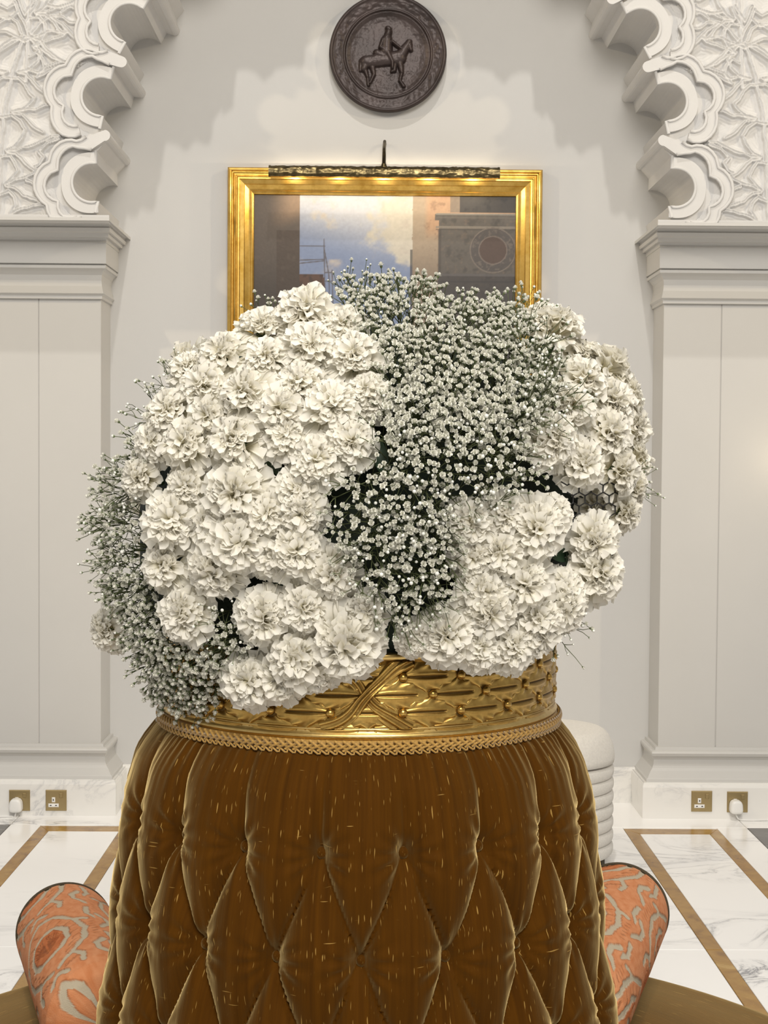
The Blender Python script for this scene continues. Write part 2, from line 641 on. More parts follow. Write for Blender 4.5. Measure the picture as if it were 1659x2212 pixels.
BASE_TOP = [(zf(1686, 6.35), 1.100, 6.356), (zf(1685, 6.36), 1.112, 6.362), (zf(1679, 6.36), 1.113, 6.364), (zf(1677, 6.36), 1.118, 6.366),
            (zf(1662, 6.38), 1.135, 6.392), (zf(1655, 6.39), 1.143, 6.398), (zf(1645, 6.4), 1.149, 6.402), (zf(1636, 6.4), 1.150, 6.402),
            (zf(1632, 6.39), 1.146, 6.394), (zf(1628, 6.38), 1.139, 6.378), (zf(1623, 6.37), 1.136, 6.372), (zf(1619, 6.38), 1.138, 6.377),
            (zf(1616, 6.39), 1.145, 6.388), (zf(1615, 6.4), 1.155, 6.400), (zf(1609, 6.4), 1.157, 6.402), (zf(1608, 6.41), 1.171, 6.421)]
zpl = zf(1686, 6.35)
PLINTH = [(0.0, 1.094, 6.338), (zpl - 0.018, 1.094, 6.338), (zpl - 0.006, 1.0965, 6.342), (zpl, 1.102, 6.352), (zpl + 0.0005, 1.125, 6.39)]


def sweepL(profile, s, y_back=D + 0.02):
    V = []
    for z, h, y in profile:
        V += [(XC + s * h, y_back, z), (XC + s * h, y, z), (XC + s * XOUT, y, z)]
    F = grid_faces(len(profile), 3)
    if s < 0:
        F = [tuple(reversed(q)) for q in F]
    return V, F


zs0, zs1 = BASE_TOP[-1][0], CAP_LOW[0][0]
for s, nm in ((-1, 'trim_1'), (1, 'trim_2')):
    side = 'left' if s < 0 else 'right'
    t = thing(nm, 'cream panelled pilaster with moulded capital on the %s of the niche' % side, None, (XC + s * 1.9, 6.5, 0), kind='structure')
    xj = abs(at(84 if s < 0 else 1552, 1150, YP).x - XC)   # upright panel joint
    for a, b in ((HP, xj - 0.0018), (xj + 0.0018, XOUT)):
        x0, x1 = sorted((XC + s * a, XC + s * b))
        v, f = cbox(x0, x1, YP, D + 0.02, zs0 - 0.01, zs1 + 0.01, 0.0015)
        mk('shaft_panel', v, f, MAT['paint'], t, smooth=False)
    x0, x1 = sorted((XC + s * (xj - 0.01), XC + s * (xj + 0.01)))
    v, f = box(x0, x1, YP + 0.004, D, zs0, zs1)
    mk('shaft_backing', v, f, MAT['paint'], t, smooth=False)
    mk('capital_necking', *sweepL(CAP_LOW, s), MAT['paint'], t, smooth=False)
    mk('capital_frieze', *sweepL(CAP_FRIEZE, s), MAT['paint'], t, smooth=False)
    mk('capital_cornice', *sweepL(CAP_TOP, s), MAT['paint'], t, smooth=False)
    mk('base_moulding', *sweepL(BASE_TOP, s), MAT['paint'], t, smooth=False)
    mk('plinth', *sweepL(PLINTH, s), MAT['marble_plinth'], t, smooth=False)

# ------------------------------------------------------------------ scalloped arch
ZSPRING = CAP_TOP[-1][0]
KPX = YA / FPX       # metres per picture pixel on the arch plane
_p0 = at(825, 990, YA)


def arch_xz(px, py):
    """left half traced on the arch plane, made symmetric about the niche middle; returns distance from the middle and height"""
    p = at(px, py, YA)
    return (XC - p.x, p.z - 0.0045)


fing = [np.array(q, float) for q in ((233, 458), (226, 290), (262, 131), (342, -15), (460, -155), (656, -318))]
lobes = []
for i in range(5):
    a, b = fing[i], fing[i + 1]
    u = (b - a) / np.linalg.norm(b - a)
    w = np.array([-u[1], u[0]])
    c = (a + b) / 2 - w * 27
    if i == 0:
        c = np.array([197.0, 391.0])
    lobes.append((c, u, w))


def loc(l, a, b):
    c, u, w = l
    return c + u * a + w * b


RIN = 43.0


def arc_in(l, r=RIN, b0=12, n=18, r_sq=None):
    t0 = math.asin(b0 / r)
    out = []
    for k in range(n + 1):
        t = (-PI - -0.0) * 0
        ang = -PI / 2 + (k / n - 0.5) * (PI + 2 * t0)      # centred on b = -r
        # a = along, b = across ; start at lower end
        out.append(loc(l, r * math.sin((k / n - 0.5) * (PI + 2 * t0)), -r * math.cos((k / n - 0.5) * (PI + 2 * t0))))
    return out


outline = [np.array([235.0, 472.0])]
for i, l in enumerate(lobes):
    if i > 0:
        outline.append(loc(l, -69, 12))
    else:
        outline.append(np.array([205.0, 458.0]))
    outline += arc_in(l)
    outline.append(loc(l, 69, 12))
    F_ = fing[i + 1]
    nu = (lobes[i][1] + (lobes[i + 1][1] if i + 1 < 5 else lobes[i][1]))
    nu /= np.linalg.norm(nu)
    nw = np.array([-nu[1], nu[0]])
    for k in range(9):
        t = PI * (k / 8 - 0.5)
        outline.append(F_ + nw * (math.cos(t) * 11) + nu * (math.sin(t) * 11))
outline += [np.array(q, float) for q in ((690, -345), (720, -352), (735, -385), (765, -415), (800, -428), (827, -432))]

arch = thing('wall_arch', 'white carved plaster arch with scalloped edge over the niche', None, (XC, 6.4, ZSPRING), kind='structure')


def to_side(pts, s):
    q = [arch_xz(*p) for p in pts]
    q = [(XC + s * d, z) for d, z in q]
    return q


def orient(poly):
    """make the front face look towards low y"""
    ar = sum(poly[i][0] * poly[(i + 1) % len(poly)][1] - poly[(i + 1) % len(poly)][0] * poly[i][1] for i in range(len(poly)))
    return poly if ar > 0 else list(reversed(poly))


YREC = YA + 0.030     # recessed ground behind the pierced crescents
# traced leafy relief strokes, in pixels of a crop enlarged 2.9625 times
S_ = 2.9625
strokes_z = [
    [(85, 0), (150, 130), (192, 232)], [(240, -10), (165, 130)], [(110, -20), (158, 80), (215, -20)],
    [(192, 232), (150, 225), (75, 450), (25, 695), (0, 955), (-10, 1200), (-20, 1400)],
    [(192, 232), (250, 215), (300, 190), (370, 195), (430, 188), (480, 232)],
    [(200, 234), (250, 245), (290, 300), (335, 340), (400, 378)],
    [(150, 255), (190, 240), (235, 275), (262, 330), (240, 385), (195, 425), (140, 440), (112, 448)],
    [(110, 450), (180, 440), (240, 452), (300, 412), (380, 385), (430, 380)],
    [(118, 455), (160, 462), (195, 500), (230, 545), (285, 590)],
    [(70, 490), (110, 488), (150, 520), (180, 580), (215, 615), (190, 655), (130, 690), (70, 704)],
    [(70, 705), (150, 690), (220, 692), (280, 662), (335, 652)],
    [(78, 715), (140, 725), (180, 770), (230, 815), (275, 838)],
    [(20, 740), (70, 728), (120, 765), (155, 820), (130, 880), (85, 930), (40, 952)],
    [(40, 955), (110, 950), (170, 930), (240, 905), (310, 872), (372, 855)],
    [(45, 965), (100, 975), (150, 1020), (185, 1065), (222, 1088)],
    [(5, 995), (60, 985), (95, 1030), (110, 1080), (75, 1130), (30, 1172)],
    [(30, 1175), (90, 1145), (150, 1132), (215, 1105), (235, 1080)],
    [(35, 1185), (90, 1195), (150, 1245), (215, 1268), (250, 1280), (320, 1300)],
    [(0, 1240), (50, 1215), (90, 1260), (100, 1310), (60, 1360)],
    [(50, 1372), (120, 1335), (200, 1310), (280, 1300)],
    [(200, 205), (260, 130), (320, 95), (395, 150), (450, 205), (520, 262)],
    [(330, 92), (400, 95), (440, 130), (480, 128)], [(240, 60), (300, 20), (380, 40), (440, 20), (500, -10)],
    [(260, 950), (300, 905), (330, 900), (370, 880)], [(245, 960), (270, 1000), (250, 1040), (215, 1060)],
    [(385, 70), (450, 30), (490, 40)], [(470, -20), (500, 90), (520, 180), (560, 250)],
    [(300, 1240), (290, 1300), (310, 1370)], [(170, 1150), (230, 1180), (300, 1240)],
    [(0, 20), (40, 40), (80, 15)], [(10, 100), (60, 110), (110, 60)],
]
mir = []
for st in strokes_z[4:22]:
    q = []
    for x, y in st:
        xs = np.interp(y, [0, 232, 450, 700, 955, 1200, 1400], [210, 165, 75, 25, 0, -10, -20])
        q.append((2 * xs - x - 6, y))
    mir.append(q)
strokes = [[(x / S_, y / S_) for x, y in st] for st in strokes_z + mir]
# more of the same carving above the frame, where the camera barely looks
strokes += [[(x + 62, y - 300) for x, y in st] for st in strokes[3:22]]

BAND_OUT = [(690, 318), (655, 330), (622, 330), (595, 314), (560, 307), (520, 311), (485, 326), (452, 352), (432, 385), (420, 410), (380, 420), (345, 440), (312, 474), (292, 515),
            (284, 556), (290, 600), (306, 640), (332, 672), (328, 712), (332, 755), (346, 794), (370, 828), (402, 854), (440, 866), (480, 866), (515, 852)]
BAND_IN = [(500, 800), (470, 802), (440, 793), (415, 772), (400, 742), (396, 705), (408, 668), (378, 650), (356, 622), (346, 588), (348, 552), (362, 520), (384, 496),
           (410, 480), (458, 474), (466, 440), (480, 408), (502, 382), (530, 364), (560, 354), (592, 352), (622, 370), (660, 384), (700, 404)]
l2 = lobes[1]


def to_local(p):
    q = np.array(p, float) / S_ - l2[0]
    return (q @ l2[1], q @ l2[2])


B_OUT = [to_local(p) for p in BAND_OUT]
B_IN = [to_local(p) for p in BAND_IN]

for s in (-1, 1):
    pts = to_side(outline, s)
    pts[-1] = (XC - s * 0.001, pts[-1][1])
    zt_ = ZARCH
    poly = orient(pts + [(XC - s * 0.001, zt_), (XC + s * XOUT, zt_), (XC + s * XOUT, pts[0][1])])
    v, f = prism(poly, YREC, D + 0.02)
    mk('spandrel', v, f, MAT['plaster'], arch, smooth=False)
    for i, l in enumerate(lobes):
        # flat crescent round the hollow
        ring = arc_in(l, RIN, 12, 22)
        outer = []
        for k in range(31):
            ang = (k / 30 - 0.5) * (PI + 2 * math.asin(12 / 69.0))
            rr = 68.0 - 2.2 * abs(math.cos(ang * 2.0)) ** 3
            q = loc(l, rr * math.sin(ang), -rr * math.cos(ang))
            if i == 0:
                q[1] = min(q[1], 466)
            outer.append(q)
        v, f = prism(orient(to_side(ring + list(reversed(outer)), s)), YA + 0.010, YREC + 0.002)
        mk('scallop_ring', v, f, MAT['plaster'], arch, smooth=False)
        lip = [(x, YA + 0.010, z) for x, z in to_side([loc(l, 69, 12)] + list(reversed(ring)) + ([loc(l, -69, 12)] if i else [np.array([205.0, 456.0])]), s)]
        mk('scallop_lip', *tube(lip, 0.0066, 6), MAT['plaster'], arch)
        # lobed band with its finger
        bo = [loc(l, a, b) for a, b in B_OUT]
        bi = [loc(l, a, b) for a, b in B_IN]
        if i == 0:
            bo = [np.array([q[0], min(q[1], 468)]) for q in bo]
            bi = [np.array([q[0], min(q[1], 468)]) for q in bi]
        F_ = fing[i + 1]
        nu = lobes[i][1] + (lobes[i + 1][1] if i + 1 < 5 else lobes[i][1])
        nu /= np.linalg.norm(nu)
        nw = np.array([-nu[1], nu[0]])
        tip = [F_ + nw * (math.cos(t) * 12) + nu * (math.sin(t) * 12) for t in [PI * (k / 8 - 0.5) for k in range(9)]]
        band = bi + tip + bo
        v, f = prism(orient(to_side(band, s)), YA, YREC + 0.002)
        b_ = mk('lobed_band', v, f, MAT['plaster'], arch, smooth=False)
        edge = [(x, YA - 0.002, z) for x, z in to_side(bo, s)]
        mk('band_ridge', *tube(edge, 0.0068, 6), MAT['plaster'], b_)
        edge = [(x, YA - 0.002, z) for x, z in to_side(bi, s)]
        mk('band_ridge', *tube(edge, 0.0068, 6), MAT['plaster'], b_)
    # leafy carving: real relief on the recessed ground
    nx, nz = 390, 330
    gx = np.linspace(-311, 300, nx)
    gy = np.linspace(-110, 471, nz)
    PX, PY = np.meshgrid(gx, gy)
    P = np.stack([PX.ravel(), PY.ravel()], 1)
    PF = P.copy()
    PF[:, 0] = np.where(P[:, 0] < -40, -80 - P[:, 0], P[:, 0])
    wob = np.stack([fbm(P[:, 0] / 16, P[:, 1] / 16, 3, 2), fbm(P[:, 0] / 16, P[:, 1] / 16, 9, 2)], 1) * 3.0
    d = seg_dist(PF + wob, strokes)
    h = 0.0160 * np.exp(-((d - 2.9) / 1.6) ** 2) + 0.0085 * np.exp(-(d / 2.8) ** 2)
    h += 0.0045 * (0.5 + 0.5 * np.cos(2 * PI * (d - 3) / 6.5)) * np.exp(-d / 22) * (d > 5)
    h += 0.010 * np.exp(-(d / 16) ** 2) + 0.004 * fbm(P[:, 0] / 30, P[:, 1] / 30, 5, 3)
    # keep clear of the scallops
    keep = np.ones(len(P), bool)
    for l in lobes:
        q = P - l[0]
        keep &= ~((np.hypot(q[:, 0], q[:, 1]) < 82))
    h = np.where(keep, h, -0.02)
    # right of the outline: drop
    ang = P[:, 0] > np.interp(P[:, 1], [-110, -40, 40, 131, 209, 290, 391, 471], [310, 250, 215, 200, 180, 170, 165, 150])
    h = np.where(ang, -0.02, h)
    far = np.array([arch_xz(0, 0), arch_xz(100, 0), arch_xz(0, 100)])
    A_ = np.array([(far[1] - far[0]) / 100, (far[2] - far[0]) / 100])
    dz = far[0] + P @ A_
    V = np.stack([XC + s * dz[:, 0], YREC - h, dz[:, 1]], 1)
    F = grid_faces(nz, nx)
    hk = h > -0.015
    F = [q for q in F if hk[q[0]] or hk[q[1]] or hk[q[2]] or hk[q[3]]]
    if s > 0:
        F = [tuple(reversed(q)) for q in F]
    mk('leaf_carving', V, F, MAT['plaster'], arch)
    # plain fillet over the capital
    x0, x1 = sorted((XC + s * 1.086, XC + s * XOUT))
    v, f = box(x0, x1, YA - 0.004, YREC, ZSPRING - 0.002, ZSPRING + 0.012)
    mk('spring_fillet', v, f, MAT['plaster'], arch, smooth=False)

# ------------------------------------------------------------------ sockets and plugs
YQ = 6.338


def socket(px, py, side, plugged):
    c = at(px, py, YQ)
    w = 0.043
    if side == 'left':
        lab = 'square brass wall socket left of the velvet settee, %s' % ('holding a white plug' if plugged else 'empty with white three pin face')
    else:
        lab = 'square brass wall socket right of the cream pouf, %s' % ('holding a white plug' if plugged else 'empty with white three pin face')
    t = thing('wall_socket', lab, 'socket', (c.x, YQ, c.z), 'brass wall sockets in the marble plinths')
    v, f = cbox(c.x - w, c.x + w, YQ - 0.007, YQ + 0.001, c.z - w, c.z + w, 0.003)
    mk('plate', v, f, MAT['socket'], t, smooth=False)
    # rocker switch
    sx = c.x + 0.021
    v, f = cbox(sx - 0.007, sx + 0.007, YQ - 0.012, YQ - 0.006, c.z + 0.012, c.z + 0.032, 0.002)
    mk('rocker', v, f, MAT['socket'], t, smooth=False)
    # three pin face
    ix, iz = c.x - 0.010, c.z - 0.012
    v, f = cbox(ix - 0.022, ix + 0.022, YQ - 0.0095, YQ - 0.0065, iz - 0.016, iz + 0.000, 0.003)
    ins = mk('pin_face', v, f, MAT['white_plastic'], t, smooth=False)
    v, f = cbox(ix - 0.0075, ix + 0.0075, YQ - 0.0095, YQ - 0.0065, iz + 0.004, iz + 0.026, 0.003)
    ins2 = mk('pin_face', v, f, MAT['white_plastic'], t, smooth=False)
    for hx in (-0.011, 0.011):
        v, f = box(ix + hx - 0.0035, ix + hx + 0.0035, YQ - 0.0099, YQ - 0.009, iz - 0.010, iz - 0.006)
        mk('pin_hole', v, f, MAT['black_hole'], ins, smooth=False)
    v, f = box(ix - 0.002, ix + 0.002, YQ - 0.0099, YQ - 0.009, iz + 0.011, iz + 0.019)
    mk('pin_hole', v, f, MAT['black_hole'], ins2, smooth=False)
    if plugged:
        p = thing('plug', 'white three pin plug with cable in the brass socket %s' % ('left of the settee' if side == 'left' else 'right of the pouf'), 'plug', (ix, YQ - 0.0096, iz))
        prof = [(-0.0245, 0.0), (-0.026, 0.012), (-0.023, 0.030), (-0.020, 0.034)]
        V, F = [], []
        ol = []
        for k in range(28):
            a = 2 * PI * k / 28
            ca, sa = math.cos(a), math.sin(a)
            rx = 0.0255 * (abs(ca) ** 0.55) * math.copysign(1, ca) * (1 - 0.14 * sa)
            rz = 0.028 * (abs(sa) ** 0.62) * math.copysign(1, sa)
            ol.append((rx, rz - 0.004))
        layers = [(1.0, 0.0), (1.0, 0.024), (0.97, 0.031), (0.9, 0.035), (0.6, 0.037)]
        for sc_, dp in layers:
            V += [(ix + x * sc_, YQ - 0.0096 - dp, iz + z * sc_ + (0 if sc_ == 1 else 0)) for x, z in ol]
        F = grid_faces(len(layers), 28, wrap_m=True)
        F = F + [tuple(range((len(layers) - 1) * 28, len(layers) * 28))]
        mk('plug_body', V, F, MAT['white_plastic'], p)
        cab = [(ix, YQ - 0.018, iz - 0.026), (ix + 0.002, YQ - 0.02, iz - 0.040), (ix + 0.010, YQ - 0.022, iz - 0.055), (ix + 0.02, YQ - 0.03, 0.004), (ix + 0.06, YQ - 0.035, 0.0036), (ix + 0.3 * (1 if side == 'right' else -1), YQ - 0.012, 0.0036), (ix + 0.9 * (1 if side == 'right' else -1), YQ - 0.010, 0.0036)]
        if side == 'left':
            cab = [(ix, YQ - 0.018, iz - 0.026), (ix - 0.002, YQ - 0.02, iz - 0.040), (ix - 0.006, YQ - 0.022, iz - 0.055), (ix - 0.016, YQ - 0.03, 0.004), (ix - 0.06, YQ - 0.035, 0.0036), (ix - 0.3, YQ - 0.012, 0.0036), (ix - 0.9, YQ - 0.010, 0.0036)]
        mk('cable', *tube(cab, 0.0032, 6), MAT['white_plastic'], p)


socket(42.5, 1728.5, 'left', True)
socket(121.5, 1728.5, 'left', False)
socket(1515.5, 1730.5, 'right', False)
socket(1592.5, 1732, 'right', True)

# ------------------------------------------------------------------ pouf
pc = at(1182, 1700, 5.62)
pr, ph = 0.243, 0.0
ptop = at(1182, 1570, 5.62).z
t = thing('pouf', 'round cream boucle pouf with stacked ribs behind the settee', 'pouf', (pc.x, 5.62, 0))
ribs = [0.045]
z0 = 0.05
ztop0 = at(1310, 1652, 5.55).z
n_r = 7
rh = (ztop0 - z0) / n_r
for k in range(n_r):
    pf = []
    za = z0 + k * rh
    for j in range(9):
        a = PI * (j / 8 - 0.5)
        pf.append((pr - 0.012 + 0.012 * math.cos(a), za + rh / 2 + rh / 2 * math.sin(a)))
    pf = [(pr - 0.05, za)] + pf + [(pr - 0.05, za + rh)]
    v, f = lathe(pf, pc.x, 5.62, 56)
    mk('rib', v, f, MAT['boucle'], t)
pf = [(pr - 0.05, ztop0)]
hh = ptop - ztop0
for j in range(10):
    a = PI / 2 * (j / 9)
    pf.append((pr - 0.055 + 0.058 * math.cos(a - 0.35 if j == 0 else a), ztop0 + 0.008 + (hh - 0.008) * math.sin(a)))
pf += [(pr * 0.55, ptop + 0.006), (0.0, ptop + 0.008)]
v, f = lathe(pf, pc.x, 5.62, 56)
mk('cushion_top', v, f, MAT['boucle'], t)
v, f = lathe([(pr - 0.03, 0.0), (pr - 0.03, 0.055)], pc.x, 5.62, 40, cap0=True, cap1=True)
mk('base_ring', v, f, MAT['piping'], t, smooth=False)

# ------------------------------------------------------------------ bronze plate on the wall
c = at(838, 114, D - 0.05)
RM = 126.0 * (D - 0.05) / FPX
t = thing('wall_plate', 'dark bronze relief plate with rider on horseback above the painting', 'wall plate', (c.x, D - 0.002, c.z))
YB = D - 0.004


def rel(px, py):
    q = at(px, py, D - 0.05)
    return (q.x - c.x, q.z - c.z)


# rim as a polar relief, with wavy leaf ornament
nr, na = 34, 220
rr = np.linspace(0.70, 1.0, nr)
aa = np.linspace(0, 2 * PI, na, endpoint=False)
RR, AA = np.meshgrid(rr, aa, indexing='ij')
prof_r = np.interp(rr, [0.70, 0.715, 0.735, 0.75, 0.77, 0.93, 0.955, 0.985, 1.0], [0.030, 0.030, 0.040, 0.040, 0.034, 0.044, 0.050, 0.046, 0.034])
orn = 0.45 * np.sin(AA * 24 + 2.5 * np.sin(AA * 7)) * np.cos((RR - 0.85) * 34 + 2 * np.sin(AA * 12)) + 1.1 * fbm(np.cos(AA) * RR * 22, np.sin(AA) * RR * 22, 4, 3)
mask = np.exp(-((RR - 0.85) / 0.07) ** 4)
dep = prof_r[:, None] + 0.0038 * orn * mask
V = np.stack([c.x + RM * RR * np.cos(AA), YB - dep, c.z + RM * RR * np.sin(AA)], -1).reshape(-1, 3)
F = [tuple(reversed(q)) for q in grid_faces(nr, na, wrap_m=True)]
mk('rim', V, F, MAT['bronze'], t)
pf = [(RM * 0.55, 0.0), (RM * 0.8, 0.012), (RM * 0.99, 0.030), (RM * 1.0, 0.036)]
V = [(c.x + r * math.cos(a), YB - d_, c.z + r * math.sin(a)) for r, d_ in pf for a in aa]
mk('plate_back', V, grid_faces(len(pf), na, wrap_m=True), MAT['bronze'], t)
# dish and figure
caps = [  # picture-space capsules: p0, p1, r0, r1, height
    ((790, 131), (862, 122), 12, 14, 11), ((862, 122), (878, 98), 12, 8, 10), ((878, 98), (884, 88), 7, 6, 10), ((884, 90), (888, 106), 6, 3.5, 9),
    ((792, 128), (786, 146), 10, 7, 10), ((788, 146), (794, 164), 5, 3, 8), ((794, 164), (796, 182), 3, 3, 7), ((804, 140), (808, 158), 6, 3.5, 7), ((808, 158), (800, 176), 3.5, 2.5, 7),
    ((864, 132), (868, 154), 7, 4, 9), ((868, 154), (864, 172), 3.5, 3, 8), ((864, 172), (872, 184), 3, 4, 9), ((852, 136), (852, 150), 6, 4, 8), ((852, 150), (846, 152), 4, 3, 7),
    ((780, 128), (778, 150), 4, 3, 6),
    ((840, 66), (838, 72), 6.5, 7, 12), ((836, 82), (834, 108), 10, 12, 13), ((828, 84), (822, 100), 5, 4, 13), ((822, 100), (840, 112), 4, 3.5, 13),
    ((838, 112), (848, 132), 7, 5, 14), ((848, 132), (848, 146), 5, 3, 14), ((848, 88), (868, 104), 4, 3, 12), ((815, 112), (830, 118), 8, 8, 11), ((838, 58), (842, 60), 5, 4, 10)]
ng = 170
gx = np.linspace(-0.72, 0.72, ng)
GX, GZ = np.meshgrid(gx * RM, gx * RM)
P = np.stack([GX.ravel(), GZ.ravel()], 1)
rad = np.hypot(P[:, 0], P[:, 1]) / RM
hgt = np.interp(rad, [0, 0.55, 0.64, 0.70, 0.75], [0.018, 0.018, 0.022, 0.030, 0.030])
kp = (D - 0.05) / FPX
fig = np.zeros(len(P))
for p0, p1, r0_, r1_, hh in caps:
    a = np.array(rel(*p0))
    b = np.array(rel(*p1))
    dd = b - a
    tt = np.clip(((P - a) @ dd) / (dd @ dd), 0, 1)
    q = P - a - tt[:, None] * dd
    rr_ = (r0_ + (r1_ - r0_) * tt) * kp * 1.12
    e = np.sqrt(np.clip(1 - (np.hypot(q[:, 0], q[:, 1]) / rr_) ** 2, 0, 1))
    fig = np.maximum(fig, e * hh * 0.0023)
hgt = hgt + fig + 0.0012 * fbm(P[:, 0] * 90, P[:, 1] * 90, 8, 3) + 0.002 * (P[:, 1] < -0.07) * fbm(P[:, 0] * 60, P[:, 1] * 60, 2, 3)
V = np.stack([c.x + P[:, 0], YB - hgt, c.z + P[:, 1]], 1)
ok = rad < 0.715
F = [tuple(q) for q in grid_faces(ng, ng) if ok[q[0]] and ok[q[2]] and ok[q[1]] and ok[q[3]]]
o = mk('rider_relief', V, F, MAT['bronze'], t)
o['label'] = 'rider on a walking horse in raised relief'

# ------------------------------------------------------------------ painting
YF = D - 0.002
a0, a1 = at(490.5, 360, D - 0.06), at(1174, 365.5, D - 0.06)
fx0, fx1 = a0.x, a1.x
fz1 = at(830, 361.5, D - 0.06).z
fz0 = at(830, 905, D - 0.06).z
t = thing('framed_painting', 'oil painting of ruined buildings and sky in a stepped gilt frame', 'painting', ((fx0 + fx1) / 2, YF, fz0))
kpx = (D - 0.06) / FPX
# frame profile: inset (from the outer edge) and projection from the wall
FP = [(0, 0.0), (0, 0.030), (1.5, 0.050), (4, 0.057), (7, 0.058), (9, 0.055), (10.5, 0.047), (12, 0.047), (15, 0.052), (18, 0.054), (19.5, 0.050), (20.5, 0.050), (23, 0.056), (26.5, 0.056),
      (28, 0.051), (30, 0.050), (36, 0.047), (38, 0.042), (42, 0.036), (46, 0.030), (49, 0.028), (50, 0.030), (53, 0.028), (56, 0.022), (57.5, 0.012)]
cor = [(fx0, fz0, 1, 1), (fx1, fz0, -1, 1), (fx1, fz1, -1, -1), (fx0, fz1, 1, -1)]
for k in range(4):
    V = []
    p, q = cor[k], cor[(k + 1) % 4]
    nseg = 2
    for ins, dp in FP:
        i_ = ins * kpx
        A0 = (p[0] + p[2] * i_, YF - dp, p[1] + p[3] * i_)
        A1 = (q[0] + q[2] * i_, YF - dp, q[1] + q[3] * i_)
        V += [A0, A1]
    F = [tuple(reversed(g)) for g in grid_faces(len(FP), 2)]
    mk('frame_rail', V, F, MAT['gilt'], t, smooth=False)
cx0, cx1, cz0, cz1 = fx0 + 56.5 * kpx, fx1 - 56.5 * kpx, fz0 + 56.5 * kpx, fz1 - 56.5 * kpx
nx, nz = 330, 250
u = np.linspace(0, 1, nx)
w = np.linspace(0, 1, nz)
U, Wv = np.meshgrid(u, w)
U, Wv = U.ravel(), Wv.ravel()
X = 549 + U * (1117 - 549)           # design frame of the picture, y down
Yd = 415 + (1 - Wv) * (850 - 415)


def mixc(a, b, k):
    k = np.clip(k, 0, 1)[:, None]
    return a * (1 - k) + b * k


def C3(*c):
    return np.tile(lin(c), (len(X), 1))


def sm(a, b, x):
    k = np.clip((x - a) / (b - a), 0, 1)
    return k * k * (3 - 2 * k)


n1 = fbm(X / 40, Yd / 40, 21, 5)
n2 = fbm(X / 12, Yd / 12, 33, 4)
sky = mixc(C3(204, 206, 214), C3(132, 147, 180), sm(430, 560, Yd + 0.25 * (760 - X)))
cl = sm(0.05, 0.55, n1 + 0.9 * np.exp(-((X - 850) / 70) ** 2 - ((Yd - 470) / 55) ** 2) + 0.6 * np.exp(-((X - 880) / 30) ** 2 - ((Yd - 520) / 80) ** 2) - 0.35)
sky = mixc(sky, C3(214, 206, 188), cl * 0.85)
sky = mixc(sky, C3(200, 188, 178), sm(0.0, 0.5, n1 + 0.9 * np.exp(-((X - 690) / 60) ** 2 - ((Yd - 590) / 22) ** 2) - 0.4) * 0.7)
col = sky
# left building
lb = mixc(C3(92, 82, 74), C3(66, 58, 52), sm(520, 660, Yd))
lb = mixc(lb, C3(150, 124, 100), sm(575, 640, X) * (1 - sm(455, 500, Yd + 0.4 * (X - 600))) * 0.9)
lb = mixc(lb, C3(72, 58, 48), (X > 598) * (X < 650) * (Yd > 492 - 0.0 * X) * 0.7)
lb = mixc(lb, C3(110, 98, 86), sm(0.2, 0.7, n2) * 0.25)
col = np.where((X < 648)[:, None], lb, col)
roof = mixc(C3(92, 66, 54), C3(70, 52, 44), sm(0, 0.4, n2))
col = np.where(((X >= 648) & (X < 700 + 0.15 * (Yd - 590)) & (Yd > 588))[:, None], roof, col)
# scaffolding
P = np.stack([X, Yd], 1)
sd = seg_dist(P, [[(650, 527), (703, 527)], [(650, 558), (702, 556)], [(650, 565), (702, 559)], [(701, 512), (704, 650)], [(702, 535), (712, 590), (714, 660)], [(704, 585), (720, 585)], [(704, 604), (720, 604)], [(719, 580), (721, 660)]])
col = mixc(col, C3(84, 72, 66), np.clip(1.7 - sd, 0, 1) * 0.85)
# right tower
tw = mixc(C3(176, 158, 136), C3(140, 124, 108), sm(480, 620, Yd))
tw = mixc(tw, C3(196, 156, 122), sm(915, 930, X) * (1 - sm(480, 520, Yd)) * 0.8)
tw = mixc(tw, C3(120, 92, 72), sm(0.1, 0.5, n2) * sm(910, 930, X) * 0.5)
tm = X > 893 + 1.5 * n2
col = np.where(tm[:, None], tw, col)
col = mixc(col, C3(70, 64, 60), ((X > 888) & (X < 893) & (Yd > 533)) * 0.8)
# dark stone front with roundel
ds = mixc(C3(98, 92, 86), C3(64, 60, 58), sm(0.0, 0.6, n2) * 0.6 + sm(560, 640, Yd) * 0.4)
ds = mixc(ds, C3(122, 106, 92), sm(0.15, 0.6, fbm(X / 7, Yd / 7, 50, 3)) * 0.45)
dm = (X > 942 + 4 * (Yd < 470) * ((Yd - 450) / 20 < 0.2)) & (Yd > 452) & ((X > 950) | (Yd < 468))
col = np.where(dm[:, None], ds, col)
for yy, hh, cc in ((454, 2.2, (150, 144, 134)), (462, 1.2, (112, 106, 98)), (483, 2.0, (140, 132, 122)), (488, 1.2, (70, 66, 62)), (588, 2.5, (96, 92, 92)), (603, 1.5, (58, 56, 58))):
    col = mixc(col, C3(*cc), (np.abs(Yd - yy) < hh) * (X > 944) * 0.8)
col = mixc(col, C3(76, 70, 66), ((np.abs(X - 952) < 3) & (Yd > 488) & (Yd < 588)) * 0.7)
col = mixc(col, C3(60, 56, 56), ((X > 948) & (Yd > 590)) * 0.7)
rd = np.hypot(X - 1068, Yd - 533)
col = mixc(col, C3(82, 76, 74), (rd < 50) * 0.9)
col = mixc(col, C3(140, 128, 118), np.clip(1.6 - np.abs(rd - 49), 0, 1) * 0.7)
col = mixc(col, C3(118, 108, 100), ((rd < 46) & (rd > 32)) * sm(0.0, 0.4, fbm(X / 5, Yd / 5, 61, 2)) * 0.7)
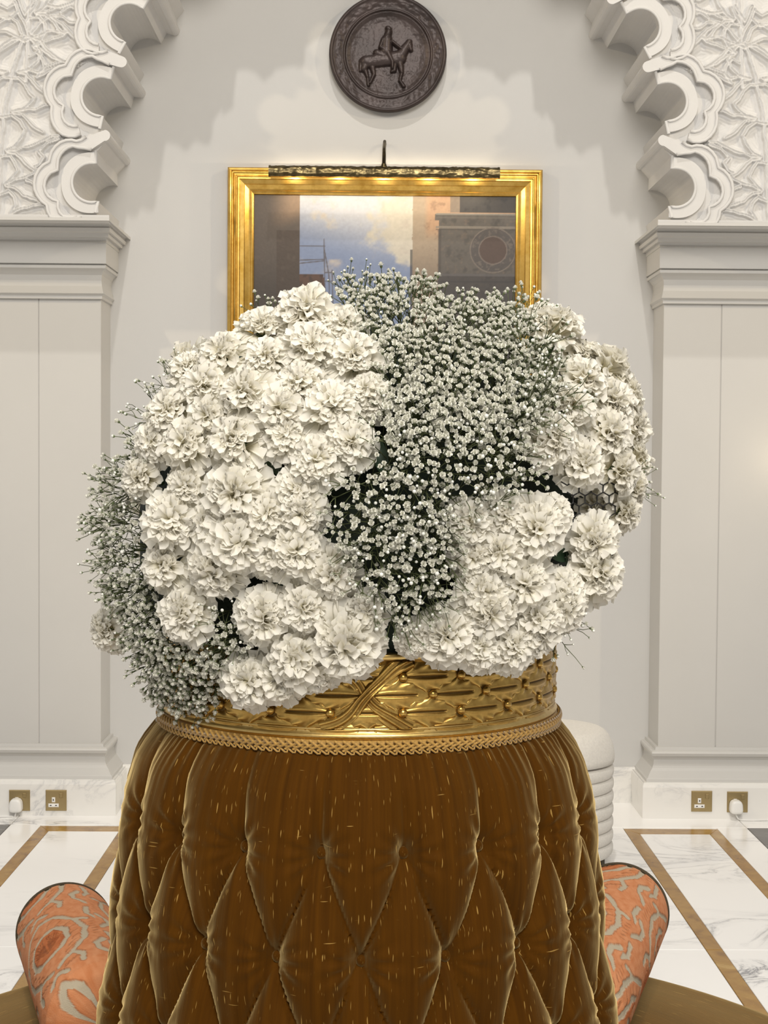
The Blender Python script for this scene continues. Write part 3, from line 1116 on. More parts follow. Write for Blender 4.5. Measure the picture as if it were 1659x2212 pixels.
col = mixc(col, C3(146, 130, 120), np.clip(1.6 - np.abs(rd - 30.5), 0, 1) * 0.6)
col = mixc(col, C3(86, 68, 60), (rd < 29) * 0.95)
col = np.where(((X > 996) & (Yd < 450))[:, None], mixc(C3(64, 60, 58), C3(48, 46, 46), sm(0, 0.5, n2)), col)
col = mixc(col, C3(126, 118, 108), ((X > 975) & (X <= 996) & (Yd < 450)) * 0.8)
col = col * (1 + 0.10 * fbm(X / 5, Yd / 5, 77, 3))[:, None] * 0.66
V = np.stack([cx0 + U * (cx1 - cx0), np.full(len(U), YF - 0.014), cz0 + Wv * (cz1 - cz0)], 1)
o = mk('canvas', V, grid_faces(nz, nx), MAT['oil'], t, smooth=False, attr=('Col', np.clip(col, 0, 1)))
o['label'] = 'painted canvas of dark walls, scaffolding and blue sky'
v, f = box(fx0 + 0.04, fx1 - 0.04, YF - 0.010, YF, fz0 + 0.04, fz1 - 0.04)
mk('backing_board', v, f, MAT['piping'], t, smooth=False)

# picture lamp on a bracket
YL = D - 0.155
l0, l1 = at(583, 373, YL), at(1077, 379, YL)
lz = 0.5 * (l0.z + l1.z)
lx0, lx1 = l0.x, l1.x
mid = at(829, 376, YL)
t = thing('picture_lamp', 'long dark brass picture lamp on a bracket over the gilt frame', 'lamp', (mid.x, YL, lz))
RL = 0.031
V, F = [], []
nl, nk = 150, 26
ang0, ang1 = math.radians(-35), math.radians(163)
for i in range(nl + 1):
    x = lx0 + (lx1 - lx0) * i / nl
    for k in range(nk + 1):
        a = ang0 + (ang1 - ang0) * k / nk
        e = 0.0022 * (vnoise(x * 75, a * 4.2, 2) + 0.5 * vnoise(x * 150, a * 8, 5)) * (1 if 3 < i < nl - 3 else 0)
        r_ = RL + e
        V.append((x, YL - r_ * math.cos(a), lz + r_ * math.sin(a)))
F = grid_faces(nl + 1, nk + 1)
mk('lamp_hood', V, F, MAT['lamp_brass'], t)
for x in (lx0, lx1):
    cap = [(x + s_ * 0.004, YL - (RL + 0.002) * math.cos(ang0 + (ang1 - ang0) * k / nk), lz + (RL + 0.002) * math.sin(ang0 + (ang1 - ang0) * k / nk)) for s_ in (-1, 1) for k in range(nk + 1)]
    n_ = nk + 1
    F = [tuple(range(n_)), tuple(reversed(range(n_, 2 * n_)))] + [(k, k + n_, (k + 1) % n_ + n_, (k + 1) % n_) for k in range(n_)]
    mk('end_cap', cap, F, MAT['lamp_brass'], t, smooth=False)
apex = at(831, 303, D - 0.03)
arm = [(mid.x, YL, lz + RL), (mid.x + 0.001, YL + 0.02, lz + RL + 0.05), (mid.x + 0.001, YL + 0.07, apex.z - 0.05), (apex.x, D - 0.035, apex.z - 0.006), (apex.x, D - 0.002, apex.z - 0.012)]
mk('arm', *tube(arm, [0.0085, 0.008, 0.0075, 0.007, 0.0075], 10), MAT['lamp_brass'], t)
v, f = lathe([(0.0, 0.012), (0.008, 0.011), (0.011, 0.004), (0.012, 0.0), (0.016, -0.004), (0.016, -0.008)], 0, 0, 20)
v = [(mid.x + x, YL + y, lz + RL + 0.004 + z) for x, y, z in v]
mk('arm_socket', v, f, MAT['lamp_brass'], t)
for k in range(5):
    x = lx0 + (lx1 - lx0) * (k + 0.5) / 5
    l = light('POINT', 'picture_lamp_bulb', (x, YL + 0.004, lz - 0.004), None, 1.1, (1.0, 0.84, 0.60), shadow_soft_size=0.011)

# ------------------------------------------------------------------ settee
CY = 2.40
KS = CY / 2.6
CX = at(776, 1600, CY).x
settee = thing('round_settee', 'round settee with deep buttoned gold brown velvet back and brass crown', 'settee', (CX, CY, 0))
ZROW, NB = at(790, 1843, CY - 0.335).z, 19
HROW = ZROW - at(790, 2071, CY - 0.345).z
DTH = 2 * PI / NB
TH0 = -PI / 2 + math.radians(1.3) + DTH / 2   # one first-row button
ZC = CAMH - (CAMH - 1.060) * KS


def Rprof(z):
    z = CAMH - (CAMH - z) / KS
    return KS * np.interp(z, [0.30, 0.45, 0.553, 0.67, 0.755, 0.87, 0.947, 0.993, 1.023, 1.045, 1.058, 1.075], [0.478, 0.456, 0.434, 0.414, 0.407, 0.397, 0.384, 0.370, 0.356, 0.342, 0.330, 0.316])


nth, nzv = NB * 34, 190
th = np.linspace(0, 2 * PI, nth, endpoint=False)
zz = np.concatenate([np.linspace(0.40, ZC - 0.06, 150), np.linspace(ZC - 0.06, ZC + 0.008, 41)[1:]])
nzv = len(zz)
ZZ, TT = np.meshgrid(zz, th, indexing='ij')
uu = (TT - TH0) / DTH
vv = (ZROW - ZZ) / HROW
# uneven hand upholstery
uu = uu + 0.035 * vnoise(TT * 3.1, ZZ * 9, 3) * np.clip(np.abs(np.sin(PI * uu)), 0, 1)
a_ = uu + vv / 2
b_ = uu - vv / 2
p_ = 0.30
below = (np.abs(np.sin(PI * a_)) * np.abs(np.sin(PI * b_)) + 1e-6) ** p_
above = (np.abs(np.sin(PI * uu)) ** 2 + 1e-6) ** p_
hgt = np.where(vv >= 0, below, above)
depth = 0.031 * np.where(vv >= 0, 1.0, np.clip((ZC - ZZ) / (ZC - ZROW), 0.12, 1) ** 0.8)
R = Rprof(ZZ) + 0.010 * np.clip((ZC - ZZ) / 0.05, 0, 1) - depth * (1 - hgt)
# pull at the buttons, with small pleats fanning out from each
kk = np.round(vv)
kk = np.clip(kk, 0, 4)
ub = np.round(uu - 0.5 * (kk % 2)) + 0.5 * (kk % 2)
du = (uu - ub) * DTH * 0.36
dv = (vv - kk) * HROW
rb = np.hypot(du, dv)
R = R - 0.012 * np.exp(-(rb / 0.017) ** 2)
fan = np.arctan2(dv, du)
R = R + 0.0022 * np.sin(fan * 11 + ub * 2.0) * np.exp(-((rb - 0.030) / 0.022) ** 2)
# gathers under the braid
R = R + 0.0034 * np.sin(TT * 118 + 3.0 * vnoise(TT * 9, ZZ * 6, 8)) * np.exp(-(ZC - ZZ) / 0.045) * (0.6 + 0.6 * vnoise(TT * 7, ZZ * 0, 5)) * np.clip((ZC + 0.002 - ZZ) / 0.012, 0, 1)
R = R + 0.0012 * fbm(TT * 30, ZZ * 12, 14, 3)
V = np.stack([CX + R * np.cos(TT), CY + R * np.sin(TT), ZZ], -1).reshape(-1, 3)
uvs = np.stack([TT * 0.4, ZZ], -1).reshape(-1, 2)
back = mk('backrest', V, grid_faces(nzv, nth, wrap_m=True), MAT['velvet'], settee, uv=uvs)
# buttons
bm_v, bm_f = lathe([(0.0, 0.0052), (0.004, 0.0048), (0.0072, 0.003), (0.0088, 0.0), (0.0086, -0.004)], 0, 0, 14)
me_b = mesh('button', bm_v, bm_f, MAT['velvet'], uv=[(x * 3, y * 3) for x, y, z in bm_v])
for k in range(4):
    z = ZROW - k * HROW
    for j in range(NB):
        tb = TH0 + (j + 0.5 * (k % 2)) * DTH
        if math.sin(tb) > 0.55:
            continue
        rb_ = float(Rprof(z)) + 0.010 - 0.031 - 0.003
        o = put('button', me_b, back)
        n = Vector((math.cos(tb), math.sin(tb), 0.12))
        o.location = Vector((CX, CY, z)) + Vector((math.cos(tb), math.sin(tb), 0)) * rb_ - chain_off(back)
        o.rotation_euler = n.to_track_quat('Z', 'Y').to_euler()
# seat
RS = 0.955
pf = [(0.40, 0.452)]
for j in range(9):
    r_ = 0.42 + (RS - 0.06 - 0.42) * j / 8
    pf.append((r_, 0.452 + 0.012 * math.sin(PI * j / 8) - 0.014 * (j / 8) ** 2))
for j in range(1, 9):
    a = PI / 2 * j / 8
    pf.append((RS - 0.06 + 0.06 * math.sin(a), 0.438 - 0.045 + 0.045 * math.cos(a)))
pf += [(RS, 0.34), (RS - 0.004, 0.33)]
v, f = lathe(pf, CX, CY, 128)
uvs = [(math.hypot(x - CX, y - CY) * 1.0, math.atan2(y - CY, x - CX) * 0.35) for x, y, z in v]
mk('seat', v, f, MAT['velvet'], settee, uv=uvs)
ring = [(CX + (RS + 0.001) * math.cos(2 * PI * k / 128), CY + (RS + 0.001) * math.sin(2 * PI * k / 128), 0.398) for k in range(128)]
mk('seat_piping', *tube(ring, 0.0045, 6, closed=True), MAT['piping'], settee)
pf = [(RS - 0.006, 0.335), (RS - 0.01, 0.30), (RS - 0.012, 0.10), (RS - 0.02, 0.095)]
v, f = lathe(pf, CX, CY, 128)
mk('seat_apron', v, f, MAT['velvet'], settee, uv=[(math.atan2(y - CY, x - CX) * 0.85, z) for x, y, z in v])
v, f = lathe([(RS - 0.06, 0.0), (RS - 0.06, 0.11)], CX, CY, 96, cap0=True, cap1=True)
mk('base', v, f, MAT['piping'], settee, smooth=False)

# ---- brass crown
RB = 0.3235 * KS
zb0 = at(800, 1601, CY - 0.33 * KS).z       # bottom of the lower moulding
zb1 = at(800, 1583, CY - 0.33 * KS).z       # top of the lower moulding
zt0 = at(840, 1428, CY - RB).z         # bottom of the upper rim
zt1 = at(840, 1412, CY - RB).z
crown = None
pf = [(RB - 0.001, zb1 - 0.004), (RB, zb1), (RB + 0.001, (zb1 + zt0) / 2), (RB - 0.001, zt0 + 0.002)]
v, f = lathe(pf, CX, CY, 160)
crown = mk('brass_crown', v, f, MAT['brass_dark'], settee)
crown['label'] = 'gold brass crown with leaves, beads and crossed ribbons'
pf = [(RB - 0.004, zb0 - 0.002), (RB + 0.004, zb0), (RB + 0.0085, zb0 + 0.004), (RB + 0.0095, (zb0 + zb1) / 2), (RB + 0.008, zb1 - 0.003), (RB + 0.004, zb1), (RB + 0.0035, zb1 + 0.002), (RB + 0.0055, zb1 + 0.003), (RB + 0.0055, zb1 + 0.005), (RB, zb1 + 0.007)]
v, f = lathe(pf, CX, CY, 160)
mk('lower_moulding', v, f, MAT['brass_bright'], crown)
pf = [(RB - 0.002, zt0 - 0.004), (RB + 0.003, zt0 - 0.002), (RB + 0.0035, zt0), (RB + 0.006, zt0 + 0.001), (RB + 0.0065, zt1 - 0.002), (RB + 0.004, zt1), (RB - 0.012, zt1), (RB - 0.012, zt0 - 0.03)]
v, f = lathe(pf, CX, CY, 160)
mk('upper_rim', v, f, MAT['brass_bright'], crown)
v, f = lathe([(0.0, zt0 - 0.02), (RB - 0.012, zt0 - 0.02)], CX, CY, 64)
mk('planter_well', v, f, MAT['piping'], settee, smooth=False)

NLF = 22
DL = 2 * PI / NLF
LL = RB * DL
zmid = (zb1 + 0.006 + zt0 - 0.002) / 2
HH = (zt0 - 0.002 - zb1 - 0.006)
rowz = [zmid + HH * 0.27, zmid - HH * 0.005, zmid - HH * 0.275]


def leaf_mesh(direction, seed, scale_w):
    nu_, nv_ = 44, 27
    V, C = [], []
    rnd = random.Random(seed)
    ph = rnd.random() * 6
    for i in range(nu_):
        u_ = i / (nu_ - 1)
        base_w = HH * 0.305 * scale_w * (math.sin(PI * min(1, u_ * 0.95 + 0.05) ** 0.85) ** 0.75)
        for j in range(nv_):
            q = 2 * j / (nv_ - 1) - 1
            aq = abs(q)
            sd = 0 if q > 0 else 1.3
            wv = base_w * (1 + 0.12 * math.sin(u_ * 24 + ph + sd) * aq ** 2)
            zo = q * wv
            uo = u_ + 0.06 * aq ** 1.5 * (1 - u_)
            hh = 0.0068 * (1 - aq ** 3) * (0.25 + 0.75 * math.sin(PI * min(1, u_ * 0.9 + 0.1)) ** 0.5) + 0.0006
            rib = math.sin(u_ * 24 - aq * 5.0 + ph + sd) * sm1(0.35, 0.7, aq) * (1 - aq ** 8)
            hh += 0.0022 * rib
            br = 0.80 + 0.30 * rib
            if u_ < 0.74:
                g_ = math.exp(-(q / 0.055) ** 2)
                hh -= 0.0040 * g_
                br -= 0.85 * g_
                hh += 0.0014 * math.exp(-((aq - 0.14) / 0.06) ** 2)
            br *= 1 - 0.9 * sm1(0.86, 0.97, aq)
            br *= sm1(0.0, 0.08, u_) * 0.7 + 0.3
            if aq > 0.98:
                hh = -0.001
            if i == nu_ - 1 or i == 0:
                hh = min(hh, 0.001)
            t_ = direction * uo * DL * 1.0
            r_ = RB + hh
            V.append((r_ * math.sin(t_), -r_ * math.cos(t_), zo))
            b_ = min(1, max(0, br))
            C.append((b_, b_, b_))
    F = grid_faces(nu_, nv_)
    if direction < 0:
        F = [tuple(reversed(g)) for g in F]
    return mesh('leaf', V, F, MAT['relief'], attr=('Col', np.array(C)))


def sm1(a, b, x):
    k = min(1, max(0, (x - a) / (b - a)))
    return k * k * (3 - 2 * k)


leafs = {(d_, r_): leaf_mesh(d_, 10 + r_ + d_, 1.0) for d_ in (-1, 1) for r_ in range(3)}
bv, bf = lathe([(0.0, 0.0072), (0.0035, 0.0066), (0.0060, 0.0042), (0.0066, 0.0012), (0.0066, 0.0), (0.0090, 0.0005), (0.0098, -0.0008), (0.0102, -0.002)], 0, 0, 16)
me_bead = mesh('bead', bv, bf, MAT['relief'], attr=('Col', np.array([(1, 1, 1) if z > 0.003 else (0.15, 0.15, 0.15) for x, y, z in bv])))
TX = math.atan2(at(792, 1520, CY - RB).x - CX, RB)     # angle of the crossed ribbons, from the front
offc = Vector((CX, CY, 0)) - chain_off(crown)
for d_ in (1, -1):
    for r_ in range(3):
        for k in range(-1, 7):
            t_ = TX + d_ * ((k + (0.58 if r_ != 1 else 0.08)) * DL)
            if abs(t_ - TX) > 1.75 or k < 0 and r_ == 1:
                continue
            if k >= 0 or True:
                o = put('leaf', leafs[(d_, r_)], crown)
                o.location = offc + Vector((0, 0, rowz[r_]))
                o.rotation_euler = (0, 0, t_)
            if k < 0 or (r_ == 1 and k == 0):
                continue
            o = put('bead', me_bead, crown)
            n = Vector((math.sin(t_), -math.cos(t_), 0))
            o.location = offc + n * (RB + 0.0035) + Vector((0, 0, rowz[r_]))
            o.rotation_euler = n.to_track_quat('Z', 'Y').to_euler()
for d_ in (1, -1):
    for k in range(7):
        t_ = TX + d_ * (k + 0.08) * DL
        if abs(t_ - TX) < 1.75:
            o = put('leaf', leafs[(d_, 1)], crown)
            o.location = offc + Vector((0, 0, rowz[2] - HH * 0.235))
            o.rotation_euler = (0, 0, t_)
            o.scale = (0.996, 0.996, 0.62)
for d_ in (1, -1):
    V, C = [], []
    nu_, nv_ = 60, 23
    for i in range(nu_):
        u_ = i / (nu_ - 1)
        k_ = 2 * u_ - 1
        tc_ = TX + d_ * (0.10 * k_ + 0.085 * k_ ** 3) * 1.10
        zc_ = zmid + k_ * HH * 0.53
        # direction across the ribbon
        dt = d_ * (0.10 + 0.255 * k_ * k_) * 1.10 * RB
        dz = HH * 0.53
        L_ = math.hypot(dt, dz)
        cxn, czn = -dz / L_, dt / L_
        wid = 0.0105 * (0.8 + 0.45 * abs(k_))
        for j in range(nv_):
            q = 2 * j / (nv_ - 1) - 1
            st_ = math.sin(q * 9 + 2.2 * math.sin(u_ * 11) + d_ * 2)
            hh = 0.0045 + 0.0042 * (1 - q * q) ** 0.5 + 0.0013 * st_ + (0.0045 * math.exp(-(k_ / 0.30) ** 2) if d_ > 0 else 0)
            b_ = min(1, max(0, 0.82 + 0.35 * st_)) * (1 - 0.9 * sm1(0.85, 1.0, abs(q)))
            C.append((b_, b_, b_))
            if abs(q) > 0.98:
                hh = 0.0
            tt_ = tc_ + cxn * q * wid / RB
            z_ = min(max(zc_ + czn * q * wid, zmid - HH * 0.52), zmid + HH * 0.52)
            V.append((CX + (RB + hh) * math.sin(tt_), CY - (RB + hh) * math.cos(tt_), z_))
    F = grid_faces(nu_, nv_)
    mk('ribbon', V, F, MAT['relief'], crown, attr=('Col', np.array(C)))

# ---- gimp braid under the crown
RG = RB + 0.0125
zg = (zb0 + zb0 - 0.020) / 2
pf = [(RG - 0.010, zb0 + 0.001), (RG - 0.003, zb0 - 0.001), (RG - 0.002, zb0 - 0.015), (RG - 0.006, zb0 - 0.017)]
v, f = lathe(pf, CX, CY, 128)
braid = mk('braid_trim', v, f, MAT['braid'], settee)
NG = 168
pts1 = [(-0.0085, 0, 0.0085), (-0.004, -0.0022, 0.0062), (0.001, -0.0030, 0.0025), (0.0065, -0.0016, -0.001)]
pts2 = [(-0.0085, 0, -0.0050), (-0.003, -0.002, -0.0015), (0.003, -0.003, 0.0012), (0.0085, -0.0016, 0.0035)]
pts3 = [(-0.006, -0.001, -0.0020), (-0.001, -0.002, -0.0058), (0.0035, -0.0024, -0.0090), (0.0068, -0.0020, -0.0088), (0.0072, -0.0014, -0.0062), (0.0050, -0.0010, -0.0046)]
gv, gf = join(tube(pts1, 0.0021, 6), tube(pts2, 0.0021, 6), tube(pts3, 0.0015, 5))
me_g = mesh('cord_loop', gv, gf, MAT['braid'])
offb = Vector((CX, CY, 0)) - chain_off(braid)
for k in range(NG):
    t_ = 2 * PI * k / NG
    if math.cos(t_) < -0.25:
        continue
    o = put('cord_loop', me_g, braid)
    o.location = offb + Vector((RG * math.sin(t_), -RG * math.cos(t_), zg + 0.002))
    o.rotation_euler = (0, 0, t_)

# ------------------------------------------------------------------ bolsters


def bolster(s):
    far_c = at(141 if s < 0 else 1340, 2012 if s < 0 else 1968, 3.27)
    d0 = Vector((s * 0.30, 1.0, -0.03)).normalized()
    near_c = far_c - d0 * 0.74
    near_c.z = max(near_c.z, 0.53)
    ax = (far_c - near_c)
    L = ax.length
    ax.normalize()
    rB = 0.104
    side = 'left' if s < 0 else 'right'
    t = thing('bolster', 'orange damask bolster cushion leaning %s of the velvet settee back' % side, 'bolster', (near_c.x, near_c.y, near_c.z), 'orange damask bolsters on the settee')
    e1 = ax.cross(Vector((0, 0, 1))).normalized()
    e2 = e1.cross(ax).normalized()
    nl, na_ = 300, 270
    ls = np.linspace(0, 1, nl)
    an = np.linspace(0, 2 * PI, na_, endpoint=False)
    LSg, ANg = np.meshgrid(ls, an, indexing='ij')
    # damask: mirrored leafy medallions in half drop, drawn as strokes (metres on the cloth)
    PW, PH = 2 * PI * rB / 3, 0.205
    xx = ANg * rB + s * 0.03
    yy = LSg * L * 0.46 + 0.075
    colm = np.floor(xx / PW + 0.5)
    yq = (yy + 0.5 * PH * (colm % 2)) % PH
    xq = np.abs(xx - colm * PW) * 0.75
    P = np.stack([xq.ravel(), yq.ravel()], 1)
    P = P + 0.0022 * np.stack([fbm(P[:, 0] * 110, P[:, 1] * 110, 31, 2), fbm(P[:, 0] * 110, P[:, 1] * 110, 37, 2)], 1)
    g_st = [[(0.0, 0.196), (0.026, 0.182), (0.050, 0.150), (0.060, 0.112), (0.052, 0.074), (0.030, 0.044), (0.006, 0.030)],
            [(0.004, 0.152), (0.022, 0.146), (0.034, 0.124), (0.032, 0.098), (0.018, 0.078), (0.004, 0.074)],
            [(0.082, 0.010), (0.066, 0.030), (0.064, 0.050), (0.076, 0.066)], [(0.082, 0.150), (0.072, 0.168), (0.076, 0.196)],
            [(0.050, 0.150), (0.066, 0.146)], [(0.030, 0.044), (0.042, 0.026), (0.040, 0.008)], [(0.0, 0.016), (0.014, 0.004)]]
    gd = seg_dist(P, g_st).reshape(xx.shape)
    gw = 0.0042 + 0.0020 * fbm(xx * 60, yy * 60, 41, 2)
    ground = gd < gw
    e_st = []
    for k in range(7):
        a = 0.25 + k * 0.2
        e_st.append([(0.002, 0.092 + 0.003 * k), (0.012 * math.cos(a) + 0.004, 0.104 + 0.012 * math.sin(a) + 0.002 * k), (0.026 * math.cos(a), 0.110 + 0.030 * math.sin(a))])
    for k in range(9):
        t_ = k / 8
        bx_, by_ = np.interp(t_, [0, 0.3, 0.6, 1], [0.026, 0.050, 0.054, 0.030]), 0.176 - 0.13 * t_
        e_st.append([(bx_ - 0.004, by_), (bx_ - 0.014, by_ - 0.006), (bx_ - 0.017, by_ - 0.012)])
    for k in range(6):
        e_st.append([(0.068, 0.086 + 0.009 * k), (0.076, 0.090 + 0.009 * k)])
        e_st.append([(0.010 + 0.006 * k, 0.012 + 0.003 * k), (0.016 + 0.006 * k, 0.022 + 0.002 * k)])
    ed = seg_dist(P, e_st).reshape(xx.shape)
    veins = (ed < 0.0011) & ~ground
    nzz = fbm(xx * 130, yy * 130, 55, 3)
    mixv = np.clip(0.55 + 0.9 * nzz, 0, 1)[..., None]
    inner = (np.hypot(xq / 0.034, (yq - 0.112) / 0.038) < 1.0)[..., None]
    orange = lin((198, 136, 95)) * mixv + lin((184, 115, 72)) * (1 - mixv)
    deep = lin((186, 112, 66)) * mixv + lin((162, 88, 46)) * (1 - mixv)
    colr = np.where(inner, deep, orange)
    colr = np.where(veins[..., None], colr * 0.62, colr)
    colr = np.where(((gd < gw + 0.0016) & ~ground)[..., None], colr * 0.72, colr)
    colr = np.where(ground[..., None], lin((172, 160, 138)), colr)
    rl = rB - 0.0022 * ground - 0.0012 * veins
    rl = rl * (1 + 0.006 * vnoise(LSg * 5, ANg * 2, 71))
    rl = rl * np.interp(ls, [0, 0.01, 0.03, 0.06, 0.10, 0.95, 0.985, 1.0], [0.0, 0.50, 0.80, 0.95, 1.0, 1.0, 0.985, 0.955])[:, None]
    C0 = np.array(near_c)
    V = C0 + LSg[..., None] * L * np.array(ax) + rl[..., None] * (np.cos(ANg)[..., None] * np.array(e1) + np.sin(ANg)[..., None] * np.array(e2))
    V = V.reshape(-1, 3)
    mk('cover', V, grid_faces(nl, na_, wrap_m=True), MAT['damask'], t, attr=('Col', colr.reshape(-1, 3)))
    for end, P0 in ((1, far_c),):
        sg = -1 if end == 0 else 1
        rings = [(0.945, 0.0), (0.8, 0.008), (0.5, 0.013), (0.12, 0.012), (0.0, 0.008)]
        V, cc = [], []
        for q, dd in rings:
            for k in range(48):
                a = 2 * PI * k / 48
                V.append(P0 + ax * (sg * dd) + (e1 * math.cos(a) + e2 * math.sin(a)) * rB * q)
                cc.append(lin((214, 128, 76)))
        mk('end_panel', V, grid_faces(len(rings), 48, wrap_m=True), MAT['damask'], t, attr=('Col', np.array(cc)))
        rg = [P0 + ax * (sg * 0.002) + (e1 * math.cos(2 * PI * k / 72) + e2 * math.sin(2 * PI * k / 72)) * rB * 0.965 for k in range(72)]
        mk('end_piping', *tube(rg, 0.0042, 6, closed=True), MAT['piping'], t)


bolster(-1)
bolster(1)

# ------------------------------------------------------------------ flowers
# bouquet body: a ball sitting on the crown
BC = at(788, 1062, CY)
BX, BZ = BC.x, BC.z
RX, RY, RZ, RZL = 0.470 * KS, 0.40 * KS, 0.352 * KS, 0.41


def rho_of(p, push=0.0):
    dx, dz = p.x - BX, p.z - BZ
    if dz >= 0:
        return (dx / (RX + push)) ** 2 + (dz / (RZ + push)) ** 2
    return (dx / (RX + push)) ** 2 + (abs(dz) / (RZL + push)) ** 4


def on_mound(px, py, push=0.0):
    """a spot on the bouquet body seen at this place, with its outward direction"""
    Y = CY - 0.3
    for _ in range(14):
        p = at(px, py, Y)
        Y = 0.5 * Y + 0.5 * (CY - (RY + push) * math.sqrt(max(0.0, 1 - rho_of(p, push))))
    p = at(px, py, Y)
    dz = p.z - BZ
    n = Vector(((p.x - BX) / RX ** 2, (p.y - CY) / RY ** 2, dz / RZ ** 2 if dz >= 0 else -2 * abs(dz) ** 3 / RZL ** 4)).normalized()
    return p, n


# core and wire
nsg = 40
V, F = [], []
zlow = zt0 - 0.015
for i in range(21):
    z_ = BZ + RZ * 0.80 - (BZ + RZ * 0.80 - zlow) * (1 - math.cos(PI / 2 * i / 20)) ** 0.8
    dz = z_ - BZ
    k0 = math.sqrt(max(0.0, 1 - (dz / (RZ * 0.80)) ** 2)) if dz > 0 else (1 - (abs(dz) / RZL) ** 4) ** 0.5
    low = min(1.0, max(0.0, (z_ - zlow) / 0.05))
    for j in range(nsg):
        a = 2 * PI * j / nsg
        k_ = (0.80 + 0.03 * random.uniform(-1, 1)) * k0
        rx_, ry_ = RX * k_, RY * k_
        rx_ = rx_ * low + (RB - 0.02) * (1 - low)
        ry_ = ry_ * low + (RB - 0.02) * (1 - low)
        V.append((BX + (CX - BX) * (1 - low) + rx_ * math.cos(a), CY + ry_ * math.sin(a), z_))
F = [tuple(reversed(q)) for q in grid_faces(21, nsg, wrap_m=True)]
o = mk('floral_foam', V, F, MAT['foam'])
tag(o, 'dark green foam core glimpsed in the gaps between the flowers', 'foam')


def wire_patch(px, py, nx_, ny_, cell, nm, lab):
    paths = []
    for i in range(nx_):
        for j in range(ny_):
            ox = px + (i + 0.5 * (j % 2) - nx_ / 2) * cell
            oy = py + (j - ny_ / 2) * cell * 0.87
            hexa = []
            for k in range(4):
                a = math.radians(60 * k - 30)
                q, n = on_mound(ox + cell * 0.57 * math.cos(a), oy + cell * 0.57 * math.sin(a), -0.016)
                hexa.append(q)
            paths.append(tube(hexa, 0.0011, 5))
    v, f = join(*paths)
    tag(mk(nm, v, f, MAT['wire']), lab, 'wire netting')


wire_patch(1290, 1090, 5, 5, 26, 'wire_netting', 'black wire netting in a gap low on the right of the bouquet')
wire_patch(1195, 850, 4, 4, 28, 'wire_netting', 'black wire netting beside the baby\'s breath, upper right of the bouquet')


# ---- carnations
def petal_mesh(L, spread, seed, amp, ns=9, nt_=23):
    rnd = random.Random(seed)
    p1, p2, p3, p4 = (rnd.random() * 6 for _ in range(4))
    f1 = rnd.uniform(4.5, 6.5)
    V, C = [], []
    for i in range(ns):
        s_ = i / (ns - 1)
        for j in range(nt_):
            t_ = 2 * j / (nt_ - 1) - 1
            ph_ = t_ * spread * (0.40 + 0.60 * s_)
            r_ = L * s_ * (1 - 0.14 * t_ * t_ + 0.05 * math.sin(3 * t_ + p3))
            if i == ns - 1:
                r_ *= 1 + (0.030 if j % 2 else -0.025) + rnd.uniform(-0.02, 0.02)
            z_ = amp * (s_ ** 1.5) * (0.9 * math.sin(f1 * t_ + p1) + 0.75 * math.sin(2.3 * f1 * t_ + p2) * s_ + 0.35 * math.sin(9 * s_ + p4 + 3 * t_))
            z_ += L * (0.34 * s_ ** 2 - 0.46 * s_ ** 3.5)
            ph_ += 0.10 * s_ * math.sin(2.3 * f1 * t_ + p2 + 1.4)
            V.append((r_ * math.cos(ph_), r_ * math.sin(ph_), z_))
            k_ = min(1, s_ * 1.2)
            C.append((0.86 + 0.07 * k_, 0.79 + 0.115 * k_, 0.50 + 0.325 * k_))
    return V, grid_faces(ns, nt_), C


petal_lib = {}
for ci, (cls, (L, sp, amp, cnt)) in enumerate({'outer': (0.0445, 0.64, 0.0040, 6), 'middle': (0.0400, 0.70, 0.0060, 6)}.items()):
    petal_lib[cls] = []
    for k in range(cnt):
        V, F, C = petal_mesh(L, sp, 1000 * ci + k, amp)
        petal_lib[cls].append(mesh('petal', V, F, MAT['petal'], attr=('Col', np.array(C))))


def petal_matrix(az, elev, base_r, base_z, roll):
    m = Matrix.Rotation(az, 4, 'Z') @ Matrix.Translation((base_r, 0, base_z)) @ Matrix.Rotation(-elev, 4, 'Y') @ Matrix.Rotation(roll, 4, 'X')
    return m


def make_carnation_parts(seed):
    """list of (name, mesh, matrix, kind) for one flower facing +z, about 9 cm wide"""
    rnd = random.Random(seed)
    parts = []
    for cls, n, e0, e1_, br, bz in (('outer', 9, 0.10, 0.45, 0.003, 0.004), ('middle', 8, 0.58, 0.98, 0.003, 0.008)):
        off = rnd.random() * 6
        for k in range(n):
            az = off + 2 * PI * (k + rnd.uniform(-0.22, 0.22)) / n
            m = petal_matrix(az, rnd.uniform(e0, e1_), br, bz, rnd.uniform(-0.25, 0.25))
            parts.append(('petal', rnd.choice(petal_lib[cls]), m, None))
    V, F, C = [], [], []
    for k in range(26):
        v, f, c_ = petal_mesh(rnd.uniform(0.025, 0.034), 0.72, seed * 31 + k, 0.0052, 8, 17)
        az = k * 2.4 + rnd.uniform(-0.3, 0.3)
        q_ = math.sqrt((k + 0.5) / 26)
        m = petal_matrix(az, 1.52 - 0.66 * q_ + rnd.uniform(-0.15, 0.15), 0.011 * q_ - 0.003, 0.016 + rnd.uniform(-0.003, 0.004), rnd.uniform(-0.45, 0.45))
        o_ = len(V)
        V += [m @ Vector(q) for q in v]
        F += [tuple(i + o_ for i in q) for q in f]
        C += c_
    parts.append(('petal_heart', mesh('petal_heart', V, F, MAT['petal'], attr=('Col', np.array(C))), Matrix.Identity(4), 'stuff'))
    v, f = lathe([(0.0025, -0.034), (0.006, -0.030), (0.0072, -0.012), (0.0085, 0.004), (0.0095, 0.009)], 0, 0, 12)
    parts.append(('calyx', mesh('calyx', v, f, MAT['calyx']), Matrix.Identity(4), None))
    return parts


variants = [make_carnation_parts(100 + k) for k in range(6)]

